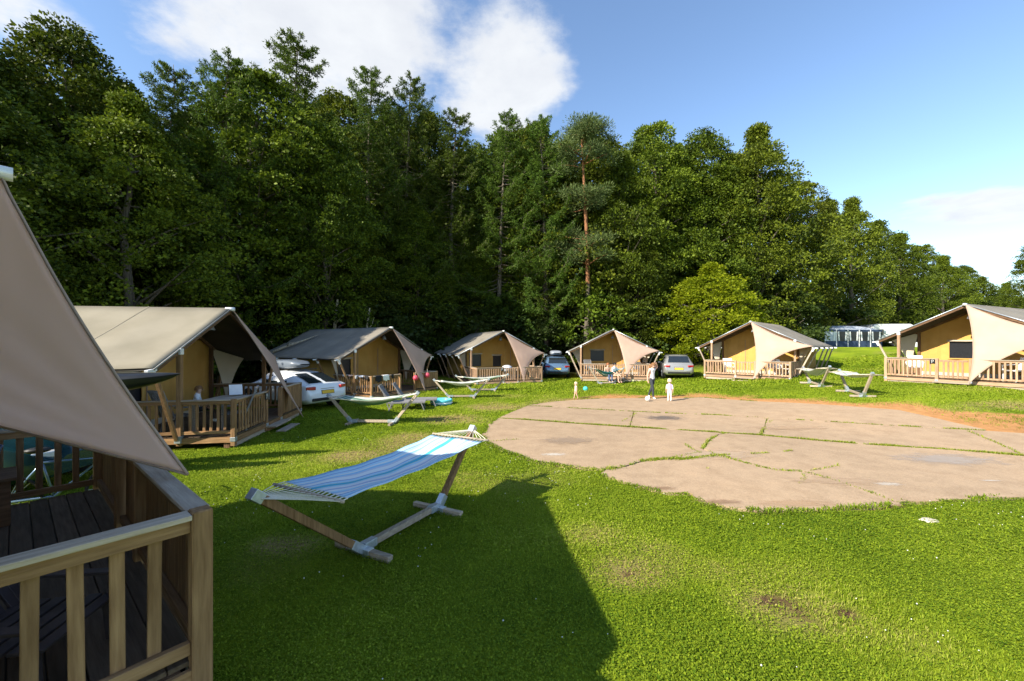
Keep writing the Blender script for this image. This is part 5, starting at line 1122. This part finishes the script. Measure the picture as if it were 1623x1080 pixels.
# ------------------------------------------------------------------ washing on the railing of the shaded tent
def washing(label, i, l, w, hgt, m, along):
    root = empty('washing', pt(i, l), TENTS[i]['yaw'] + (0 if along == 'x' else R(90))); tag(root, label, 'washing', 'washing on the railing')
    rr = random.Random(sum(map(ord, label))); a1 = rr.uniform(.5, 1)
    def fn(u, v):
        x = w * (u - .5); s = (v - .35) * hgt * 1.9; yy = .075 if s < 0 else -.085; yy = yy * min(1, abs(s) / .06); z = .012 - max(0, abs(s) - .06) * (1 + .12 * math.sin(u * 9 + a1 * 4))
        return Vector((x + .012 * math.sin(v * 7), yy + (.012 * math.sin(u * 11 * a1)) * min(1, abs(s) * 5), z))
    mb = MB(); mb.grid(fn, 8, 12); mb.build('cloth', m, root, smooth=True, thick=.004); return root
wl = [('white shirt at the left end of the washing', (-DW, 1.75, RH), .3, .22, whitec, 'y'), ('small pink cloth beside the white shirt', (-DW, 1.38, RH), .22, .2, pinkc, 'y'), ('white towel hanging long in the washing', (-DW, .95, RH), .16, .34, whitec, 'y'),
      ('grey blue shirt in the middle of the washing', (-DW, .62, RH), .3, .22, cloth_m('grey_blue_cotton', (.3, .34, .42)), 'y'), ('black trousers hanging in the washing', (-DW, .25, RH), .24, .36, blk, 'y'), ('dark top near the corner of the washing', (-1.85, 0, RH), .34, .28, blk, 'x'), ('cream towel right of the dark tops', (-1.42, 0, RH), .36, .26, whitec, 'x'), ('dark sock at the right end of the washing', (-1.02, 0, RH), .12, .2, blk, 'x')]
for lb, l, w, hg, m, al in wl: washing(lb, 2, l, w, hg, m, al)
# ------------------------------------------------------------------ deck furniture
def chair(label, i, l, rz, m, slat=False, group='chairs on the decks', name='garden_chair'):
    root = empty(name, pt(i, l), TENTS[i]['yaw'] + rz); tag(root, label, 'chair', group)
    def part(nm, fn, **k):
        b = MB(); fn(b); return b.build(nm, m, root, **k)
    for s in (-1, 1):
        part('leg', lambda b: b.bar((s * .24, -.22, 0), (s * .23, -.2, .42), .04), bevel=.006); part('leg', lambda b: b.bar((s * .24, .26, 0), (s * .22, .18, .42), .04), bevel=.006)
        part('armrest', lambda b: (b.bar((s * .27, -.24, .63), (s * .27, .24, .66), .06, .03), b.bar((s * .25, -.2, .42), (s * .27, -.22, .63), .035)), bevel=.005)
    if slat:
        for k in range(6): part('seat_slat', lambda b: b.box((0, -.22 + .088 * k, .43), (.5, .066, .025)), bevel=.004)
        for k in range(6): part('back_slat', lambda b: b.bar((-.2 + .08 * k, .24, .44), (-.2 + .08 * k, .46, 1.02), .05, .02), bevel=.004)
        part('back_frame', lambda b: (b.bar((-.25, .24, .42), (-.25, .48, 1.05), .05, .04), b.bar((.25, .24, .42), (.25, .48, 1.05), .05, .04), b.bar((-.27, .48, 1.05), (.27, .48, 1.05), .05, .05)), bevel=.005)
    else:
        part('seat', lambda b: b.grid(lambda u, v: Vector((-.24 + .48 * u, -.24 + .48 * v, .43 - .025 * math.sin(math.pi * u))), 6, 6), thick=.02)
        part('backrest', lambda b: b.grid(lambda u, v: Vector((-.24 + .48 * u, .22 + .2 * v + .03 * math.sin(math.pi * u), .45 + .48 * v)), 6, 6), thick=.02)
    return root
def table(label, i, l, size, m, h=.74, rz=0):
    root = empty('table', pt(i, l), TENTS[i]['yaw'] + rz); tag(root, label, 'table', 'tables on the decks')
    for k in range(4):
        mb = MB(); mb.box((0, -size[1] / 2 + size[1] * (k + .5) / 4, h - .015), (size[0], size[1] / 4 - .012, .03)); mb.build('top_board', m, root, bevel=.004)
    for sx in (-1, 1):
        for sy in (-1, 1):
            mb = MB(); mb.bar((sx * (size[0] / 2 - .08), sy * (size[1] / 2 - .08), 0), (sx * (size[0] / 2 - .08), sy * (size[1] / 2 - .08), h - .03), .07); mb.build('leg', m, root, bevel=.005)
    return root
dkp = mat('dark_brown_plastic', (.045, .035, .038), .5, (.065, .05, .052), scale=9)
chair('dark slatted chair just behind the near railing, left one', 0, (-1.55, 1.55, DZ), R(35), dkp, True).scale = (1, 1, .62); chair('dark slatted chair just behind the near railing, right one', 0, (-1.62, .62, DZ), R(-40), dkp, True).scale = (1, 1, .62)
table('low dark wooden bench on the near deck under the sail', 0, (1.62, 1.25, DZ), (.6, 1.2), M['dark_y'], h=.48)
mb = MB(); mb.lathe([(.001, 0), (.18, 0), (.21, .08), (.25, .27), (.26, .285), (.245, .285), (.20, .08), (.001, .05)], 20); bg = tag(empty('laundry_tub', pt(0, (1.62, 1.0, DZ + .48))), 'blue grey laundry tub on the near bench', 'tub'); mb.build('tub', mat('blue_grey_plastic', (.10, .13, .21), .5, (.13, .17, .26), scale=6), bg, smooth=True)
mb = MB(); mb.ball((0, 0, .27), .215, 14, 8, sc=(1, 1, .3)); mb.build('folded_cloth', mat('teal_cloth', (.03, .28, .34), .9, (.05, .36, .42), scale=14, bump=.6, bscale=10), bg, smooth=True)
chair('white plastic chair at the left edge of the near deck', 0, (.5, 1.5, DZ), R(170), M['white_pl']).scale = (1, 1, .7)
# bicycle outside the near deck
bc = empty('bicycle', (-6.15, 5.55, tz(-6.15, 5.55)), R(35)); tag(bc, 'bicycle leaning behind the railing of the near deck', 'bicycle')
for x in (-.52, .52):
    mb = MB(); mb.tube([(x + .31 * math.cos(a), 0, .34 + .31 * math.sin(a)) for a in np.linspace(0, 2 * math.pi, 29)], .02, 7); wh = mb.build('wheel', M['tyre'], bc, smooth=True)
    mb = MB()
    for a in np.linspace(0, 2 * math.pi, 17)[:16]: mb.tube([(x, 0, .34), (x + .295 * math.cos(a), 0, .34 + .295 * math.sin(a))], .005, 4)
    mb.build('spokes', M['zinc_white'], wh)
def bp(nm, m, pts, r):
    mb = MB(); mb.tube(pts, r, 7); mb.build(nm, m, bc, smooth=True)
bp('frame', blue_p, [(-.52, 0, .34), (-.1, 0, .32), (.38, 0, .78), (-.2, 0, .80), (-.52, 0, .34)], .02); bp('seat_tube', blue_p, [(-.1, 0, .32), (-.24, 0, .95)], .016); bp('fork', M['black'], [(.52, 0, .34), (.40, 0, .72), (.36, 0, 1.0)], .016); bp('handlebar', M['black'], [(.30, -.28, 1.0), (.37, -.1, 1.02), (.37, .1, 1.02), (.30, .28, 1.0)], .014)
mb = MB(); mb.ball((-.25, 0, .97), .12, 12, 8, sc=(1.1, .6, .35)); mb.build('saddle', M['black'], bc, smooth=True)
# second deck: table, reader, paper
table('wooden table on the deck of the pale-roofed tent', 1, (-1.1, .75, DZ), (1.5, .8), M['pale_x'])
person('child in white top sitting at the deck table holding a sheet', pt(1, (-.9, 1.5, DZ + .46)), TENTS[1]['yaw'] + R(20), 1.3, dict(torso=whitec, legs=darkc, feet=shoe, arms=whitec), sit, hair=brown)
mb = MB(); mb.box((0, 0, .15), (.30, .008, .30), Matrix.Rotation(-.5, 3, 'X')); pr_ = empty('paper_sheet', pt(1, (-.55, .72, DZ + .76)), TENTS[1]['yaw'] + R(-60)); tag(pr_, 'white sheet of paper held up at the deck table', 'paper'); mb.build('sheet', M['white_pl'], pr_)
chair('grey chair behind the front railing of the pale-roofed tent', 1, (-1.5, .3, DZ), R(200), M['grey_pl'], True); chair('grey chair at the inner side of the deck table', 1, (-1.75, 1.4, DZ), R(60), M['grey_pl'], True)
chair('white chair behind the left front railing of the window tent at right', 6, (-1.5, .8, DZ), R(20), M['white_pl']); chair('white chair right of the sail on the rightmost deck', 6, (1.5, .7, DZ), R(-30), M['white_pl']); table('pale table on the rightmost deck', 6, (1.2, 1.5, DZ), (1.3, .7), M['pale_x'])
chair('white chair at the left on the deck right of the silver car', 5, (-1.1, .8, DZ), R(30), M['white_pl']); chair('white chair right of the sail on the deck by the silver car', 5, (1.0, .6, DZ), R(-20), M['white_pl']); chair('white chair at the right end of the deck by the silver car', 5, (1.65, .9, DZ), R(60), M['white_pl'])
chair('grey chair on the left of the deck facing the camera', 4, (-1.6, .8, DZ), R(20), M['grey_pl'], True); chair('white chair right of the sail on the deck facing the camera', 4, (1.4, .7, DZ), R(-20), M['white_pl'])
table('table on the deck of the tent with two windows', 3, (1.3, 1.0, DZ), (1.2, .7), M['pale_x'])
gb = empty('grill', pt(3, (.02, .55, DZ))); tag(gb, 'grey covered grill at the top of the steps', 'grill'); mb = MB(); mb.lathe([(.001, .55), (.30, .55), (.34, .72), (.30, .88), (.12, .95), (.001, .96)], 16); mb.build('lid', mat('pale_grey_cover', (.45, .47, .52), .6, (.52, .54, .6), scale=7), gb, smooth=True)
for a in (0, 2.1, 4.2):
    mb = MB(); mb.tube([(.2 * math.cos(a), .2 * math.sin(a), .58), (.3 * math.cos(a), .3 * math.sin(a), 0)], .016, 6); mb.build('leg', M['grey_pl'], gb)
# ------------------------------------------------------------------ caravans on the bank
navy = mat('navy_awning', (.03, .05, .10), .8, (.04, .065, .12), scale=6); greyc = mat('grey_awning_roof', (.42, .46, .52), .7, (.48, .52, .58), scale=3); carw = mat('caravan_white', (.66, .67, .67), .4, (.72, .73, .73), scale=3)
def caravan(label, pos, yaw, L_=5.6):
    root = empty('caravan', pos, yaw); tag(root, label, 'caravan', 'caravans on the bank')
    pr = [(-L_ / 2, .5), (-L_ / 2 - .12, 1.3), (-L_ / 2 + .25, 2.25), (-L_ / 2 + .7, 2.5), (L_ / 2 - .7, 2.5), (L_ / 2 - .2, 2.25), (L_ / 2 + .12, 1.3), (L_ / 2, .5)]; n = len(pr)
    mb = MB(); mb.add([(x, y, z) for y in (-1.1, 1.1) for x, z in pr], [tuple(range(n)), tuple(range(2 * n - 1, n - 1, -1))] + [(k, k + n, (k + 1) % n + n, (k + 1) % n) for k in range(n)]); mb.build('body', carw, root, bevel=.08)
    for x in (-1.6, 1.3):
        mb = MB(); mb.box((x, -1.105, 1.55), (1.0, .03, .6)); w = mb.build('window', M['glass'], root, bevel=.01)
        mb = MB(); mb.box((x, -1.095, 1.55), (1.08, .03, .68)); mb.build('frame', M['grey_pl'], w)
    mb = MB(); mb.box((-.2, -1.105, 1.35), (.65, .03, 1.6)); mb.build('door', M['white_pl'], root)
    for y in (-.95, .95):
        mb = MB(); mb.tube([(.1, y - .1, .32), (.1, y + .1, .32)], .32, 20); mb.build('wheel', M['tyre'], root)
    mb = MB(); mb.tube([(-L_ / 2, .3, .5), (-L_ / 2 - 1.2, 0, .45)], .04, 6); mb.tube([(-L_ / 2, -.3, .5), (-L_ / 2 - 1.2, 0, .45)], .04, 6); mb.build('drawbar', M['steel'], root)
    return root
ca = Vector((34.5, 43.5, tz(34.5, 43.5))); caravan('white caravan behind the grey awning on the bank', (ca.x - .3, ca.y + 1.6, ca.z - .2), R(8))
aw = empty('awning', (ca.x, ca.y - 1.2, ca.z - .15), R(8)); tag(aw, 'grey and navy caravan awning with clear windows on the bank', 'awning')
mb = MB(); mb.grid(lambda u, v: Vector((-3.4 + 6.8 * u, 1.5 - 2.8 * v, 2.45 - .55 * v ** 1.4 - (.35 * max(0, abs(2 * u - 1) - .9) / .1))), 20, 6); mb.build('roof', greyc, aw, smooth=True, thick=.02)
for k in range(5):
    x0 = -3.3 + 1.32 * k; mb = MB(); mb.box((x0 + .66, -1.3, 1.25), (1.22, .03, .95)); w = mb.build('window', M['mesh'] if k not in (0,) else greyc, aw)
    mb = MB(); mb.bar((x0, -1.31, .1), (x0, -1.31, 1.92), .09, .05); mb.build('pole', carw, w)
    for xa, xb in ((.3, .22), (1.05, 1.12)):
        mb = MB(); mb.bar((x0 + xa, -1.325, .8), (x0 + xb, -1.325, 1.72), .16, .01); mb.build('curtain', carw, w)
mb = MB(); mb.box((0, -1.3, .42), (6.7, .035, .68)); mb.build('skirt', navy, aw); mb = MB(); mb.box((0, -1.3, 1.83), (6.7, .035, .2)); mb.build('valance', navy, aw)
for s in (-1, 1): mb = MB(); mb.box((s * 3.36, .1, 1.0), (.03, 2.7, 1.9)); mb.build('side_panel', navy, aw)
caravan('white caravan half hidden behind the rightmost tent', (43.5, 47, tz(43.5, 47) + .1), R(-5), 5.0)
cl_ = Vector((38.0, 38.5, tz(38.0, 38.5)))
tb = empty('storage_box', cl_); tag(tb, 'pale storage box on the bank left of the rightmost tent', 'box'); mb = MB(); mb.box((0, 0, .35), (1.1, .6, .7)); mb.build('body', M['white_pl'], tb, bevel=.03); mb = MB(); mb.box((0, 0, .74), (1.16, .66, .07)); mb.build('lid', M['grey_pl'], tb, bevel=.02)

# ------------------------------------------------------------------ broken branch on the shaded roof, dead trunk behind it
M['dead'] = mat('bleached_wood', (.30, .25, .17), .9, (.44, .38, .28), scale=4, stretch=(4, 4, 1), bump=.5, bscale=12)
br = empty('broken_branch', pt(2, (-1.9, 6.3, 2.5))); tag(br, 'pale broken branch lying on the dark tent roof', 'branch')
L0 = br.location.copy(); P_ = [pt(2, l) - L0 for l in ((-2.75, 6.9, 2.10), (-2.2, 6.5, 2.42), (-1.6, 6.1, 2.70), (-.9, 5.8, 3.03))]
mb = MB(); mb.tube(P_, [.075, .06, .045, .015], 8); mb.build('stem', M['dead'], br, smooth=True)
mb = MB(); mb.tube([P_[1], P_[1] + Vector((.25, -.3, .15)), P_[1] + Vector((.6, -.4, .18))], [.035, .025, .008], 6); mb.build('side_branch', M['dead'], br, smooth=True)
for px_, yt_, Y_, r_, lb in ((582, 484, 27.5, .11, 'pale snapped dead trunk standing behind the shaded tent'), (531, 470, 27.0, .14, 'bare upright trunk left of the snapped one behind the shaded tent')):
    x_ = (px_ - CX) / F_PX * Y_; h_ = CAM_H + (CY - yt_) / F_PX * Y_; dt_ = empty('dead_trunk', (x_, Y_, tz(x_, Y_) - .2), .4); tag(dt_, lb, 'tree trunk')
    mb = MB(); mb.tube([(0, 0, 0), (.05, 0, h_ * .4), (-.03, 0, h_ * .75), (.16, 0, h_)], [r_ * 1.3, r_, r_ * .8, r_ * .45], 9); mb.build('trunk', M['dead'], dt_, smooth=True)
    mb = MB(); mb.tube([(.0, 0, h_ * .7), (.3, -.1, h_ * .78), (.45, -.1, h_ * .88)], [r_ * .35, r_ * .25, .008], 6); mb.build('branch_stub', M['dead'], dt_, smooth=True)

fs = gp(1473, 826); st_ = empty('flat_stone', fs); tag(st_, 'pale flat stone lying in the grass near the pad', 'stone')
mb = MB(); mb.lathe([(.001, .022), (.10, .02), (.125, .008), (.12, -.02)], 11, sx=.95, sy=.6); o_ = mb.build('stone', mat('pale_stone', (.48, .41, .33), .9, (.60, .53, .44), scale=14, bump=.5, bscale=30), st_)
for v in o_.data.vertices: v.co.x += random.gauss(0, .008); v.co.y += random.gauss(0, .008)
